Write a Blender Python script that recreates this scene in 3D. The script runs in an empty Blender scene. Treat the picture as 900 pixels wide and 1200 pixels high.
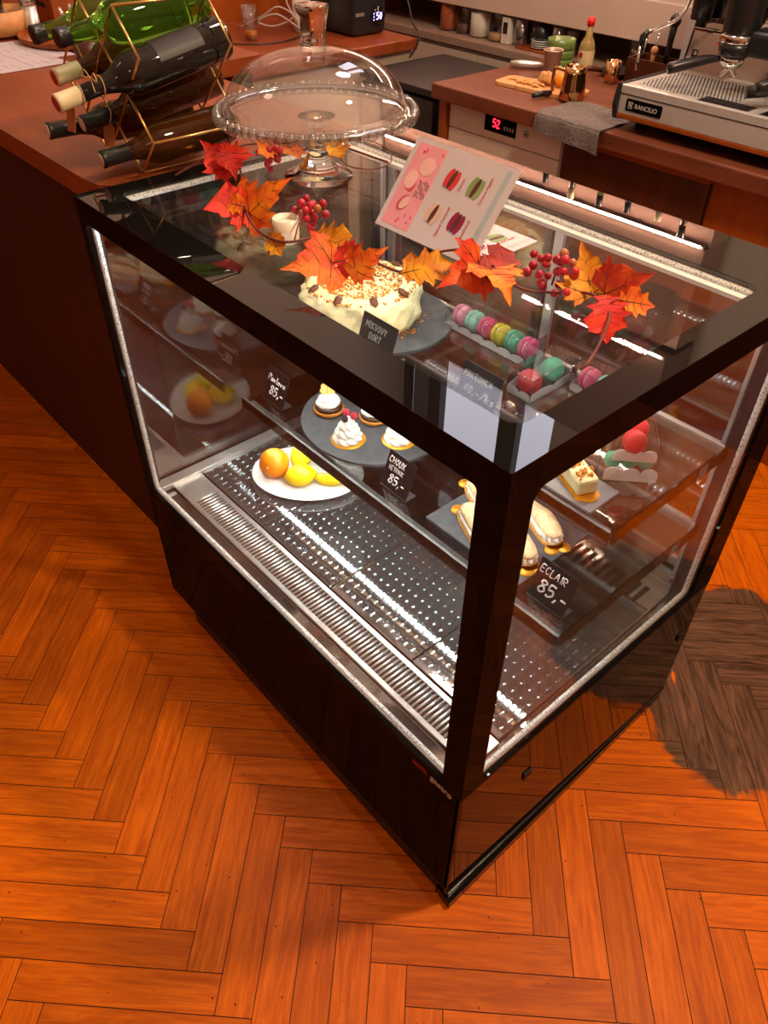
import bpy, bmesh, math, random
from mathutils import Vector, Matrix
random.seed(7)
PI=math.pi; C=bpy.context.scene.collection
sin,cos=math.sin,math.cos
# ---------------------------------------------------------------- materials
def lin(h):
    h=h.lstrip('#'); v=[int(h[i:i+2],16)/255 for i in (0,2,4)]
    return tuple((x/12.92 if x<=.04045 else ((x+.055)/1.055)**2.4) for x in v)+(1,)
def new(name):
    m=bpy.data.materials.new(name); m.use_nodes=True; n=m.node_tree.nodes; n.clear()
    out=n.new('ShaderNodeOutputMaterial'); return m,n,m.node_tree.links,out
def pb(name,col,rough=.5,metal=0,spec=.5,trans=0,ior=1.45,var=.08,vs=30,bump=0,bs=60,sss=0,coat=0,emis=None,es=0):
    m,n,l,out=new(name); b=n.new('ShaderNodeBsdfPrincipled'); l.new(b.outputs[0],out.inputs[0])
    if isinstance(col,str): col=lin(col)
    b.inputs['Roughness'].default_value=rough; b.inputs['Metallic'].default_value=metal
    b.inputs['Specular IOR Level'].default_value=spec; b.inputs['Transmission Weight'].default_value=trans; b.inputs['IOR'].default_value=ior
    b.inputs['Coat Weight'].default_value=coat
    if sss: b.inputs['Subsurface Weight'].default_value=sss; b.inputs['Subsurface Radius'].default_value=(.01,.006,.004)
    if emis: b.inputs['Emission Color'].default_value=lin(emis) if isinstance(emis,str) else emis; b.inputs['Emission Strength'].default_value=es
    tc=n.new('ShaderNodeTexCoord')
    if var:
        t=n.new('ShaderNodeTexNoise'); t.inputs['Scale'].default_value=vs; t.inputs['Detail'].default_value=4; l.new(tc.outputs['Object'],t.inputs['Vector'])
        r=n.new('ShaderNodeValToRGB'); e=r.color_ramp.elements
        e[0].position=.3; e[1].position=.7
        e[0].color=tuple(max(0,x*(1-var)) for x in col[:3])+(1,); e[1].color=tuple(min(1,x*(1+var)) for x in col[:3])+(1,)
        l.new(t.outputs['Fac'],r.inputs[0]); l.new(r.outputs[0],b.inputs['Base Color'])
    else: b.inputs['Base Color'].default_value=col
    if bump:
        t=n.new('ShaderNodeTexNoise'); t.inputs['Scale'].default_value=bs; t.inputs['Detail'].default_value=5; l.new(tc.outputs['Object'],t.inputs['Vector'])
        u=n.new('ShaderNodeBump'); u.inputs['Strength'].default_value=bump; u.inputs['Distance'].default_value=.004
        l.new(t.outputs['Fac'],u.inputs['Height']); l.new(u.outputs[0],b.inputs['Normal'])
    return m
def thin(name,tint=(.97,.98,.97),f0=.05,rough=0,gcol=(1,1,1)):
    m,n,l,out=new(name)
    g=n.new('ShaderNodeNewGeometry'); d=n.new('ShaderNodeVectorMath'); d.operation='DOT_PRODUCT'
    l.new(g.outputs['Normal'],d.inputs[0]); l.new(g.outputs['Incoming'],d.inputs[1])
    def ma(op,a,b=None,b0=0):
        x=n.new('ShaderNodeMath'); x.operation=op
        if isinstance(a,float): x.inputs[0].default_value=a
        else: l.new(a,x.inputs[0])
        if b is not None: l.new(b,x.inputs[1])
        else: x.inputs[1].default_value=b0
        return x.outputs[0]
    a=ma('ABSOLUTE',d.outputs['Value']); o=ma('SUBTRACT',1.0,a); p=ma('POWER',o,None,5.0)
    k=ma('MULTIPLY',p,None,1-f0); f=ma('ADD',k,None,f0)
    t=n.new('ShaderNodeBsdfTransparent'); t.inputs[0].default_value=(*tint,1)
    s=n.new('ShaderNodeBsdfGlossy'); s.inputs['Roughness'].default_value=rough; s.inputs[0].default_value=(*gcol,1)
    mx=n.new('ShaderNodeMixShader'); l.new(f,mx.inputs[0]); l.new(t.outputs[0],mx.inputs[1]); l.new(s.outputs[0],mx.inputs[2]); l.new(mx.outputs[0],out.inputs[0])
    return m
def lacquer(name,f0=.01,k=.2,rough=.03,base=(.004,.0035,.0035,1)):
    m=thin(name,(1,1,1),f0,rough); n=m.node_tree.nodes; l=m.node_tree.links
    d=n.new('ShaderNodeBsdfDiffuse'); d.inputs[0].default_value=base
    mx=[x for x in n if x.type=='MIX_SHADER'][0]; l.new(d.outputs[0],mx.inputs[1])
    for x in n:
        if x.type=='MATH' and x.operation=='MULTIPLY': x.inputs[1].default_value=k
    return m
def emit(name,col,st):
    m,n,l,out=new(name); e=n.new('ShaderNodeEmission'); e.inputs[0].default_value=lin(col) if isinstance(col,str) else (*col,1); e.inputs[1].default_value=st
    l.new(e.outputs[0],out.inputs[0]); return m
def wood(name,c1,c2,axis=0,scale=6,rough=.35,spec=.5,bump=.05,coat=0):
    m,n,l,out=new(name); b=n.new('ShaderNodeBsdfPrincipled'); l.new(b.outputs[0],out.inputs[0]); b.inputs['Roughness'].default_value=rough; b.inputs['Specular IOR Level'].default_value=spec; b.inputs['Coat Weight'].default_value=coat
    tc=n.new('ShaderNodeTexCoord'); mp=n.new('ShaderNodeMapping'); s=[scale*6]*3; s[axis]=scale*.6; mp.inputs['Scale'].default_value=s; l.new(tc.outputs['Object'],mp.inputs['Vector'])
    t=n.new('ShaderNodeTexNoise'); t.inputs['Scale'].default_value=1; t.inputs['Detail'].default_value=6; t.inputs['Distortion'].default_value=.8; l.new(mp.outputs[0],t.inputs['Vector'])
    t2=n.new('ShaderNodeTexNoise'); t2.inputs['Scale'].default_value=2.5; t2.inputs['Detail'].default_value=3; l.new(tc.outputs['Object'],t2.inputs['Vector'])
    ad=n.new('ShaderNodeMath'); ad.operation='MULTIPLY_ADD'; ad.inputs[1].default_value=.45; l.new(t2.outputs['Fac'],ad.inputs[0]); 
    mu=n.new('ShaderNodeMath'); mu.operation='MULTIPLY'; mu.inputs[1].default_value=.55; l.new(t.outputs['Fac'],mu.inputs[0]); l.new(mu.outputs[0],ad.inputs[2])
    r=n.new('ShaderNodeValToRGB'); e=r.color_ramp.elements; e[0].position=.36; e[1].position=.64; e[0].color=lin(c1); e[1].color=lin(c2)
    l.new(ad.outputs[0],r.inputs[0]); l.new(r.outputs[0],b.inputs['Base Color'])
    u=n.new('ShaderNodeBump'); u.inputs['Strength'].default_value=bump; u.inputs['Distance'].default_value=.002; l.new(t.outputs['Fac'],u.inputs['Height']); l.new(u.outputs[0],b.inputs['Normal'])
    return m
M={}
# ---------------------------------------------------------------- mesh builder
class MB:
    def __init__(s): s.v=[]; s.f=[]; s.m=[]; s.s=[]; s.uv={}
    def add(s,vs,fs,m=0,smooth=False,X=None):
        o=len(s.v)
        for p in vs: s.v.append(X@Vector(p) if X is not None else Vector(p))
        for f in fs: s.f.append([i+o for i in f]); s.m.append(m); s.s.append(smooth)
        return s
    def box(s,x0,x1,y0,y1,z0,z1,m=0,bev=0,X=None,seg=2):
        if not bev:
            vs=[(x,y,z) for z in (z0,z1) for y in (y0,y1) for x in (x0,x1)]
            return s.add(vs,[(0,2,3,1),(4,5,7,6),(0,1,5,4),(2,6,7,3),(0,4,6,2),(1,3,7,5)],m,False,X)
        b=bmesh.new(); bmesh.ops.create_cube(b,size=1)
        for v in b.verts: v.co=Vector(((x0+x1)/2+v.co.x*(x1-x0),(y0+y1)/2+v.co.y*(y1-y0),(z0+z1)/2+v.co.z*(z1-z0)))
        bmesh.ops.bevel(b,geom=b.edges[:],offset=bev,segments=seg,affect='EDGES',profile=.5)
        b.verts.ensure_lookup_table(); b.verts.index_update()
        s.add([v.co.copy() for v in b.verts],[[v.index for v in f.verts] for f in b.faces],m,False,X); b.free(); return s
    def lathe(s,prof,n=32,c=(0,0,0),m=0,X=None,fn=None,smooth=True,caps=True):
        vs=[];fs=[]
        for i,(r,z) in enumerate(prof):
            for k in range(n):
                a=2*PI*k/n; rr=r*(fn(a,i/(len(prof)-1)) if fn else 1)
                vs.append((c[0]+rr*cos(a),c[1]+rr*sin(a),c[2]+z))
        for i in range(len(prof)-1):
            for k in range(n): fs.append((i*n+k,i*n+(k+1)%n,(i+1)*n+(k+1)%n,(i+1)*n+k))
        if caps:
            fs.append(tuple(range(n-1,-1,-1))); fs.append(tuple((len(prof)-1)*n+k for k in range(n)))
        return s.add(vs,fs,m,smooth,X)
    def cyl(s,p0,p1,r0,r1=None,n=16,m=0,smooth=True):
        p0,p1=Vector(p0),Vector(p1); d=p1-p0; X=Matrix.Translation(p0)@d.to_track_quat('Z','Y').to_matrix().to_4x4()
        return s.lathe([(r0,0),(r0 if r1 is None else r1,d.length)],n,m=m,X=X,smooth=smooth)
    def tube(s,pts,r,n=8,closed=False,m=0):
        pts=[Vector(p) for p in pts]; N=len(pts); vs=[];fs=[]
        up=Vector((0,0,1)); pn=None
        for i,p in enumerate(pts):
            a=pts[i-1] if (i>0 or closed) else p; b=pts[(i+1)%N] if (i<N-1 or closed) else p
            t=(b-a).normalized()
            if pn is None:
                pn=t.cross(up); 
                if pn.length<.1: pn=t.cross(Vector((1,0,0)))
            pn=(pn-t*pn.dot(t)); 
            if pn.length<1e-6: pn=t.orthogonal()
            pn.normalize(); q=t.cross(pn); rr=r[i] if isinstance(r,(list,tuple)) else r
            for k in range(n):
                an=2*PI*k/n; vs.append(p+pn*rr*cos(an)+q*rr*sin(an))
        for i in range(N if closed else N-1):
            j=(i+1)%N
            for k in range(n): fs.append((i*n+k,i*n+(k+1)%n,j*n+(k+1)%n,j*n+k))
        if not closed: fs.append(tuple(range(n-1,-1,-1))); fs.append(tuple((N-1)*n+k for k in range(n)))
        return s.add(vs,fs,m,True)
    def sph(s,c,r,n=20,k=12,m=0,X=None,fn=None):
        if not isinstance(r,(tuple,list)): r=(r,r,r)
        vs=[];fs=[]
        for i in range(k+1):
            ph=PI*i/k
            for j in range(n):
                th=2*PI*j/n; q=fn(th,ph) if fn else 1
                vs.append((c[0]+r[0]*q*sin(ph)*cos(th),c[1]+r[1]*q*sin(ph)*sin(th),c[2]-r[2]*q*cos(ph)))
        for i in range(k):
            for j in range(n): fs.append((i*n+j,i*n+(j+1)%n,(i+1)*n+(j+1)%n,(i+1)*n+j))
        return s.add(vs,fs,m,True,X)
    def prism(s,poly,z0,z1,m=0,X=None,smooth=False):
        n=len(poly); vs=[(x,y,z0) for x,y in poly]+[(x,y,z1) for x,y in poly]
        fs=[tuple(range(n-1,-1,-1)),tuple(range(n,2*n))]+[(i,(i+1)%n,n+(i+1)%n,n+i) for i in range(n)]
        return s.add(vs,fs,m,smooth,X)
def ctr(vs):
    lo=[min(v[i] for v in vs) for i in range(3)]; hi=[max(v[i] for v in vs) for i in range(3)]; return lo,hi
def O(name,mb,mats,parent=None,label=None,cat=None,group=None,kind=None,local=False):
    """link one mesh object; vertices are given in world space (or in the parent's space when local)"""
    if not isinstance(mats,(list,tuple)): mats=[mats]
    me=bpy.data.meshes.new(name); base=Vector((0,0,0))
    if parent is not None and not local:
        p=parent
        while p is not None: base=base+p.location; p=p.parent
    lo,hi=ctr(mb.v); o=Vector(((lo[0]+hi[0])/2,(lo[1]+hi[1])/2,lo[2] if parent is None else (lo[2]+hi[2])/2))
    me.from_pydata([tuple(v-o) for v in mb.v],[],mb.f)
    for i,p in enumerate(me.polygons): p.material_index=mb.m[i]; p.use_smooth=mb.s[i]
    for m in mats: me.materials.append(m)
    me.update()
    ob=bpy.data.objects.new(name,me); C.objects.link(ob); ob.location=o-base
    if parent is not None: ob.parent=parent
    if label: ob['label']=label
    if cat: ob['category']=cat
    if group: ob['group']=group
    if kind: ob['kind']=kind
    return ob
def T(name,label,cat,loc=(0,0,0),rot=(0,0,0),group=None):
    o=bpy.data.objects.new(name,None); C.objects.link(o); o.location=loc; o.rotation_euler=rot; o['label']=label; o['category']=cat; o.empty_display_size=.02
    if group: o['group']=group
    return o
def copy_tree(o,parent=None,**kw):
    c=o.copy(); C.objects.link(c); c.parent=parent
    for ch in list(o.children): copy_tree(ch,c)
    for k,v in kw.items():
        if k in('label','group'): c[k]=v
        elif k=='loc': c.location=v
        elif k=='rot': c.rotation_euler=v
        elif k=='scale': c.scale=v
    return c
def S(name,mb,mats): return O(name,mb,mats,kind='structure')
def curve(pts,n=8):
    """Catmull-Rom through the points"""
    P=[Vector(p) for p in pts]; P=[2*P[0]-P[1]]+P+[2*P[-1]-P[-2]]; out=[]
    for i in range(1,len(P)-2):
        for k in range(n):
            t=k/n; a,b,c,d=P[i-1:i+3]
            out.append(.5*((2*b)+(c-a)*t+(2*a-5*b+4*c-d)*t*t+(3*b-a-3*c+d)*t**3))
    return out+[P[-2]]
def frame(o,x,y):
    """matrix with origin o, local x along x, local z = x cross y"""
    x=Vector(x).normalized(); y=Vector(y); z=x.cross(y).normalized(); y=z.cross(x)
    m=Matrix((x,y,z)).transposed().to_4x4(); m.translation=Vector(o); return m
# single-stroke handwriting
A={'P':[[(0,0),(.05,1),(.5,.95),(.55,.65),(.1,.5)]],'a':[[(.45,.5),(.1,.45),(.05,.1),(.35,.05),(.45,.5),(.5,0)]],'v':[[(0,.5),(.2,0),(.45,.5)]],'l':[[(.15,1),(.1,.1),(.25,0)]],
'o':[[(.25,.5),(.02,.25),(.25,0),(.47,.25),(.25,.5)]],'8':[[(.5,.85),(.25,1),(.02,.8),(.5,.3),(.25,0),(0,.25),(.5,.85)]],'5':[[(.5,1),(.08,1),(.05,.55),(.4,.6),(.5,.25),(.2,0),(0,.1)]],
',':[[(.15,.15),(.05,-.15)]],'-':[[(.05,.4),(.45,.4)]],'C':[[(.5,.85),(.2,1),(0,.5),(.2,0),(.5,.15)]],'H':[[(.02,0),(.02,1)],[(.5,0),(.5,1)],[(.02,.5),(.5,.5)]],'O':[[(.25,1),(0,.5),(.25,0),(.5,.5),(.25,1)]],
'U':[[(0,1),(.05,.15),(.25,0),(.45,.15),(.5,1)]],'X':[[(0,0),(.5,1)],[(0,1),(.5,0)]],'V':[[(0,1),(.25,0),(.5,1)]],'E':[[(.5,1),(0,1),(0,0),(.5,0)],[(0,.5),(.4,.5)]],'T':[[(0,1),(.55,1)],[(.27,1),(.27,0)]],
'R':[[(0,0),(0,1),(.45,.9),(.4,.55),(0,.5),(.5,0)]],'N':[[(0,0),(0,1),(.5,0),(.5,1)]],'I':[[(.2,0),(.2,1)]],'K':[[(0,0),(0,1)],[(.5,1),(0,.5),(.5,0)]],'M':[[(0,0),(.05,1),(.3,.4),(.55,1),(.6,0)]],
'A':[[(0,0),(.27,1),(.55,0)],[(.1,.4),(.45,.4)]],'4':[[(.4,0),(.4,1),(0,.35),(.55,.35)]],'0':[[(.25,1),(.02,.5),(.25,0),(.48,.5),(.25,1)]],'/':[[(0,0),(.4,1)]],'1':[[(.05,.7),(.25,1),(.25,0)]],
's':[[(.4,.45),(.1,.5),(.1,.3),(.4,.2),(.3,0),(.02,.05)]],'k':[[(.02,0),(.02,1)],[(.4,.5),(.02,.25),(.4,0)]],'S':[[(.5,.85),(.2,1),(.05,.75),(.45,.35),(.3,0),(0,.15)]],'L':[[(.05,1),(.05,0),(.5,0)]],'D':[[(.02,0),(.02,1),(.4,.85),(.5,.4),(.35,.05),(.02,0)]],
'Y':[[(0,1),(.25,.5),(.5,1)],[(.25,.5),(.25,0)]],'2':[[(.02,.8),(.25,1),(.48,.75),(0,0),(.5,0)]],' ':[]}
def strokes(mb,txt,X,h,x0=0,y0=0,w=None,m=0,r=None,slant=0.12,adv=.72):
    """handwritten text as thin chalk lines in the plane of X"""
    r=r or h*.075; x=x0
    for ch in txt:
        for st in A.get(ch,[]):
            pts=[X@Vector((x+(px+slant*py)*h,y0+py*h,r*.5)) for px,py in st]
            P=curve(pts,3) if len(pts)>2 else pts
            mb.tube(P,r,5,m=m)
        x+=adv*h*(.6 if ch in',-I1/ l' else 1)
    return mb
def font(mb,txt,X,size,m=0,align='LEFT',depth=.0006,offset=0):
    cu=bpy.data.curves.new('t','FONT'); cu.body=txt; cu.size=size; cu.extrude=depth; cu.align_x=align; cu.offset=offset; cu.resolution_u=3
    ob=bpy.data.objects.new('t',cu); C.objects.link(ob)
    dg=bpy.context.evaluated_depsgraph_get(); me=bpy.data.meshes.new_from_object(ob.evaluated_get(dg))
    mb.add([v.co.copy() for v in me.vertices],[list(p.vertices) for p in me.polygons],m,False,X)
    bpy.data.objects.remove(ob); bpy.data.curves.remove(cu); bpy.data.meshes.remove(me); return mb

# ---------------------------------------------------------------- palette
M['black_gloss']=pb('black_gloss',(.004,.0035,.0035,1),.02,spec=.3,var=.0)
M['black_lacquer']=lacquer('black_lacquer')
M['black_glass']=pb('black_printed_glass',(.006,.005,.005,1),.0,spec=.8,var=.0)
M['black_matt']=pb('black_matt',(.012,.010,.010,1),.45)
M['black_plastic']=pb('black_plastic',(.014,.013,.014,1),.3)
def soft_glass(*a):
    m=thin(*a)
    for x in m.node_tree.nodes:
        if x.type=='MATH' and x.operation=='MULTIPLY': x.inputs[1].default_value=.5
    return m
M['glass']=soft_glass('clear_pane_glass',(.985,.99,.985),.012)
M['rear_mirror']=thin('reflective_rear_glass',(.72,.74,.73),.17)
M['side_mirror']=thin('reflective_end_glass',(.9,.91,.9),.11)
M['shelf_glass']=thin('smoked_shelf_glass',(.60,.61,.60),.16,.03)
M['rail']=thin('smoked_tag_rail',(.16,.12,.09),.05,.05)
M['rail_edge']=pb('rail_edge',(.05,.045,.04,1),.25,var=0)
M['acrylic']=thin('clear_acrylic',(.93,.95,.95),.045)
M['steel_deck']=pb('polished_steel_deck',(.36,.365,.365,1),.05,.92,var=.05,vs=4)
M['chrome']=pb('chrome',(.75,.74,.73,1),.08,1,var=0)
M['steel']=pb('brushed_steel',(.66,.64,.62,1),.3,.85,var=.05)
M['dark_steel']=pb('dark_steel',(.10,.095,.09,1),.2,1)
M['machine_steel']=pb('machine_steel',(.80,.78,.76,1),.32,.62,var=.04)
M['gold']=pb('brass_wire',(.78,.50,.17,1),.28,1,var=.06)
M['slot']=pb('vent_slot_dark',(.004,.004,.004,1),.6,var=0)
def spacer_mat():
    m,n,l,out=new('pane_spacer_foam'); d=n.new('ShaderNodeBsdfDiffuse'); t=n.new('ShaderNodeBsdfTranslucent'); mx=n.new('ShaderNodeMixShader'); mx.inputs[0].default_value=.5
    tc=n.new('ShaderNodeTexCoord'); v=n.new('ShaderNodeTexVoronoi'); v.inputs['Scale'].default_value=190; l.new(tc.outputs['Object'],v.inputs['Vector'])
    r=n.new('ShaderNodeValToRGB'); e=r.color_ramp.elements; e[0].position=.15; e[1].position=.45; e[0].color=(.25,.25,.24,1); e[1].color=(.9,.9,.88,1); l.new(v.outputs['Distance'],r.inputs[0])
    l.new(r.outputs[0],d.inputs[0]); l.new(r.outputs[0],t.inputs[0]); l.new(d.outputs[0],mx.inputs[1]); l.new(t.outputs[0],mx.inputs[2]); l.new(mx.outputs[0],out.inputs[0]); return m
M['spacer']=spacer_mat()
M['led']=emit('cool_led',(.97,1,.96),150)
M['led_top']=emit('cool_led_top',(.97,1,.96),250)
M['led_base']=pb('led_strip_base','#dcdcd8',.5,var=.02)
M['wled']=emit('warm_led',(1,.60,.42),420)
M['white']=pb('white_lacquer','#cfc4b8',.35,var=.03)
M['cream']=pb('cream_ceramic','#efe7d4',.3,var=.03)
M['porcelain']=pb('white_porcelain','#f2f0ec',.12,var=.01,coat=.4)
M['slate']=pb('slate','#3d4043',.6,var=.25,vs=40,bump=.25,bs=90)
M['sign']=pb('chalkboard_plastic','#17181a',.4,var=.1)
M['chalk']=pb('chalk_marker','#e8e8e6',.7,var=.02)
M['paper']=pb('white_paper','#cbc1c6',.6,var=.02)
M['counter_top']=wood('oiled_counter_wood','#6e2f12','#8d4420',0,3,.34)
M['counter_body']=wood('dark_veneer','#2c130a','#3a1a0f',2,3,.5,.3)
M['work_wood']=wood('back_counter_wood','#5a2c1a','#7b4128',0,4,.4)
M['brown_door']=wood('brown_door_veneer','#3c1a0a','#552710',2,4,.4)
M['orange_wood']=wood('orange_panel_wood','#7e370d','#974811',2,3,.35)
M['light_wood']=wood('light_board_wood','#c98a52','#dda56c',0,8,.5)
M['band']=pb('pale_wall_panel','#c9b0a2',.6,var=.03,vs=5)
M['ledge']=pb('beige_worktop','#92796a',.45,var=.12,vs=25)
M['cab_white']=pb('beige_cabinet_front','#b9a697',.45,var=.02)
M['backsplash']=pb('brown_backsplash','#6b5549',.55,var=.06,vs=6)
M['ceiling']=pb('ceiling_paint','#cfc6bf',.8,var=.03,vs=2)
M['wallpaint']=pb('wall_paint','#b3a398',.8,var=.04,vs=2)
exec_parts=[]
# ---------------------------------------------------------------- floor
def make_floor():
    w,l=.0718,.399; r2=2**-.5; verts=[];faces=[];uvs=[];cols=[]
    def quad(u0,u1,v0,v1,alongu):
        g=.0009
        cu,cv=(u0+u1)/2,(v0+v1)/2; X=(cu+cv)*r2; Y=(cu-cv)*r2
        if not(-3.5<X<3.2 and -3.2<Y<3.1): return
        rnd=random.random(); o=len(verts); ox=random.random()*20; oy=random.random()*20
        q=[(u0+g,v0+g),(u1-g,v0+g),(u1-g,v1-g),(u0+g,v1-g)]
        for a,b in q: verts.append(((a+b)*r2,(a-b)*r2,0))
        faces.append((o+3,o+2,o+1,o))
        for a,b in (q[3],q[2],q[1],q[0]):
            uvs.append((a+ox,b+oy) if alongu else (b+ox,a+oy))
        cols.append(rnd)
    for j in range(-9,10):
        for i in range(-90,91):
            ur=-.434+i*w-j*l; ve=.164+i*w+j*l
            quad(ur-w,ur,ve-l,ve,False); quad(ur-l,ur,ve,ve+w,True)
    o=len(verts)
    verts.extend([(-3.5,-3.2,-.0015),(3.2,-3.2,-.0015),(3.2,3.1,-.0015),(-3.5,3.1,-.0015),(-3.5,-3.2,-.06),(3.2,-3.2,-.06),(3.2,3.1,-.06),(-3.5,3.1,-.06)])
    for f in ((0,1,2,3),(7,6,5,4),(0,4,5,1),(1,5,6,2),(2,6,7,3),(3,7,4,0)):
        faces.append(tuple(o+k for k in f)); uvs.extend([(0,0)]*4); cols.append(0)
    me=bpy.data.meshes.new('floor'); me.from_pydata(verts,[],faces)
    ul=me.uv_layers.new(name='plank'); 
    for k,u in enumerate(uvs): ul.data[k].uv=u
    at=me.attributes.new('tone','FLOAT','FACE')
    for k,c_ in enumerate(cols): at.data[k].value=c_
    for p in me.polygons: p.material_index=1 if p.index>=len(faces)-6 else 0
    m,n,lk,out=new('oak_parquet'); b=n.new('ShaderNodeBsdfPrincipled'); lk.new(b.outputs[0],out.inputs[0])
    uv=n.new('ShaderNodeUVMap'); uv.uv_map='plank'
    mp=n.new('ShaderNodeMapping'); mp.inputs['Scale'].default_value=(5,75,1); lk.new(uv.outputs[0],mp.inputs[0])
    t=n.new('ShaderNodeTexNoise'); t.inputs['Scale'].default_value=1; t.inputs['Detail'].default_value=7; t.inputs['Roughness'].default_value=.65; t.inputs['Distortion'].default_value=1.2; lk.new(mp.outputs[0],t.inputs['Vector'])
    mp2=n.new('ShaderNodeMapping'); mp2.inputs['Scale'].default_value=(2.2,16,1); lk.new(uv.outputs[0],mp2.inputs[0])
    wv=n.new('ShaderNodeTexNoise'); wv.inputs['Scale'].default_value=1; wv.inputs['Detail'].default_value=3; wv.inputs['Distortion'].default_value=2; lk.new(mp2.outputs[0],wv.inputs['Vector'])
    rg=n.new('ShaderNodeMath'); rg.operation='MULTIPLY'; rg.inputs[1].default_value=26; lk.new(wv.outputs['Fac'],rg.inputs[0])
    sn=n.new('ShaderNodeMath'); sn.operation='SINE'; lk.new(rg.outputs[0],sn.inputs[0])
    s2=n.new('ShaderNodeMath'); s2.operation='MULTIPLY_ADD'; s2.inputs[1].default_value=.07; lk.new(sn.outputs[0],s2.inputs[0]); lk.new(t.outputs['Fac'],s2.inputs[2])
    at=n.new('ShaderNodeAttribute'); at.attribute_name='tone'
    r1=n.new('ShaderNodeValToRGB'); e=r1.color_ramp.elements; e[0].position=.22; e[1].position=.78
    e[0].color=lin('#aa4600'); e[1].color=lin('#e27000'); lk.new(s2.outputs[0],r1.inputs[0])
    hv=n.new('ShaderNodeHueSaturation'); lk.new(r1.outputs[0],hv.inputs['Color'])
    mr=n.new('ShaderNodeMapRange'); mr.inputs[3].default_value=.78; mr.inputs[4].default_value=1.12; lk.new(at.outputs['Fac'],mr.inputs[0]); lk.new(mr.outputs[0],hv.inputs['Value'])
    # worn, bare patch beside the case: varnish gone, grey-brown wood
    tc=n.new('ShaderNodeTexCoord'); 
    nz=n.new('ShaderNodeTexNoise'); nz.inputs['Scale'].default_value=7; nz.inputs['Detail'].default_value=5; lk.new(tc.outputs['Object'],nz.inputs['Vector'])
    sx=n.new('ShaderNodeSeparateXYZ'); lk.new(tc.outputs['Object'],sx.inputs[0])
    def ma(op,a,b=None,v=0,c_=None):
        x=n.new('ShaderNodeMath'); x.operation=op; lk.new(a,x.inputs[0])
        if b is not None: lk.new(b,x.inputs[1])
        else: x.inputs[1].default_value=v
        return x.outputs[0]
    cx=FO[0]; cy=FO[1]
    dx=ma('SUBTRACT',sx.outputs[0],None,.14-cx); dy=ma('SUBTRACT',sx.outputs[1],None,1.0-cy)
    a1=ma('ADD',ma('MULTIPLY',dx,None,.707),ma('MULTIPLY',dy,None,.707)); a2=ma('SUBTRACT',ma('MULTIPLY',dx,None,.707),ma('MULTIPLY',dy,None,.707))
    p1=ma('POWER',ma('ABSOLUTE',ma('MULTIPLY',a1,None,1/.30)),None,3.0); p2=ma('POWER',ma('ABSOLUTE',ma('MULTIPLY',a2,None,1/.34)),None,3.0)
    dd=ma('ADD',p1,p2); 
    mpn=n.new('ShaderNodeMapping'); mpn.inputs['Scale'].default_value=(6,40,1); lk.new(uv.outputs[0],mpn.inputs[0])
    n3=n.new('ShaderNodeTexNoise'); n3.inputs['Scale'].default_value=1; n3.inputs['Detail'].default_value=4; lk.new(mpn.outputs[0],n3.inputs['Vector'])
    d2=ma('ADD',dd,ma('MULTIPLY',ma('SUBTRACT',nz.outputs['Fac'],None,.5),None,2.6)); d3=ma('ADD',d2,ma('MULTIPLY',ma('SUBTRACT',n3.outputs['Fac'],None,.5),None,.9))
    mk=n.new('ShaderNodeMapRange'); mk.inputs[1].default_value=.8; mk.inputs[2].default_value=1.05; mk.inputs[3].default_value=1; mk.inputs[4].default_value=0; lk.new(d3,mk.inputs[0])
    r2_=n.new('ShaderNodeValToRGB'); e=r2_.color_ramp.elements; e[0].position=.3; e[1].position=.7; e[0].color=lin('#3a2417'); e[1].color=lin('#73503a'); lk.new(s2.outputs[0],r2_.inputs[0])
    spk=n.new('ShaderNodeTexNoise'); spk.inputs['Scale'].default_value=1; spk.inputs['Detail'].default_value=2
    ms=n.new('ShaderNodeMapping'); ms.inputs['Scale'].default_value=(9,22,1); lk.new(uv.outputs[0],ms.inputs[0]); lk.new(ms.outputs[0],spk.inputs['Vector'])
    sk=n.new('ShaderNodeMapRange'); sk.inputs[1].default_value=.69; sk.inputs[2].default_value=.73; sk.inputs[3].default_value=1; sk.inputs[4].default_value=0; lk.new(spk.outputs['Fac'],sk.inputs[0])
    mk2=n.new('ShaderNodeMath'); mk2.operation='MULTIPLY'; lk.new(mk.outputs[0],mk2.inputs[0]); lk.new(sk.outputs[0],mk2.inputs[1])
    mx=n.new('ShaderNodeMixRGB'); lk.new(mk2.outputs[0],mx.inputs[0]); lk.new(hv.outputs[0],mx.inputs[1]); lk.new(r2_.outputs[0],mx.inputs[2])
    # small dark nail pits
    vo=n.new('ShaderNodeTexVoronoi'); vo.inputs['Scale'].default_value=24; lk.new(tc.outputs['Object'],vo.inputs['Vector'])
    pit=n.new('ShaderNodeMapRange'); pit.inputs[1].default_value=.03; pit.inputs[2].default_value=.06; lk.new(vo.outputs['Distance'],pit.inputs[0])
    mz=n.new('ShaderNodeMixRGB'); mz.inputs[1].default_value=lin('#3a1704'); lk.new(pit.outputs[0],mz.inputs[0]); lk.new(mx.outputs[0],mz.inputs[2])
    lk.new(mz.outputs[0],b.inputs['Base Color'])
    b.inputs['Roughness'].default_value=.45; b.inputs['Specular IOR Level'].default_value=.14
    u=n.new('ShaderNodeBump'); u.inputs['Strength'].default_value=.12; u.inputs['Distance'].default_value=.001; lk.new(s2.outputs[0],u.inputs['Height']); lk.new(u.outputs[0],b.inputs['Normal'])
    me.materials.append(m); me.materials.append(pb('floor_joint',lin('#2a0f03'),.8))
    ob=bpy.data.objects.new('floor',me); C.objects.link(ob); ob['kind']='structure'
FO=(0,0); make_floor()
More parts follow.
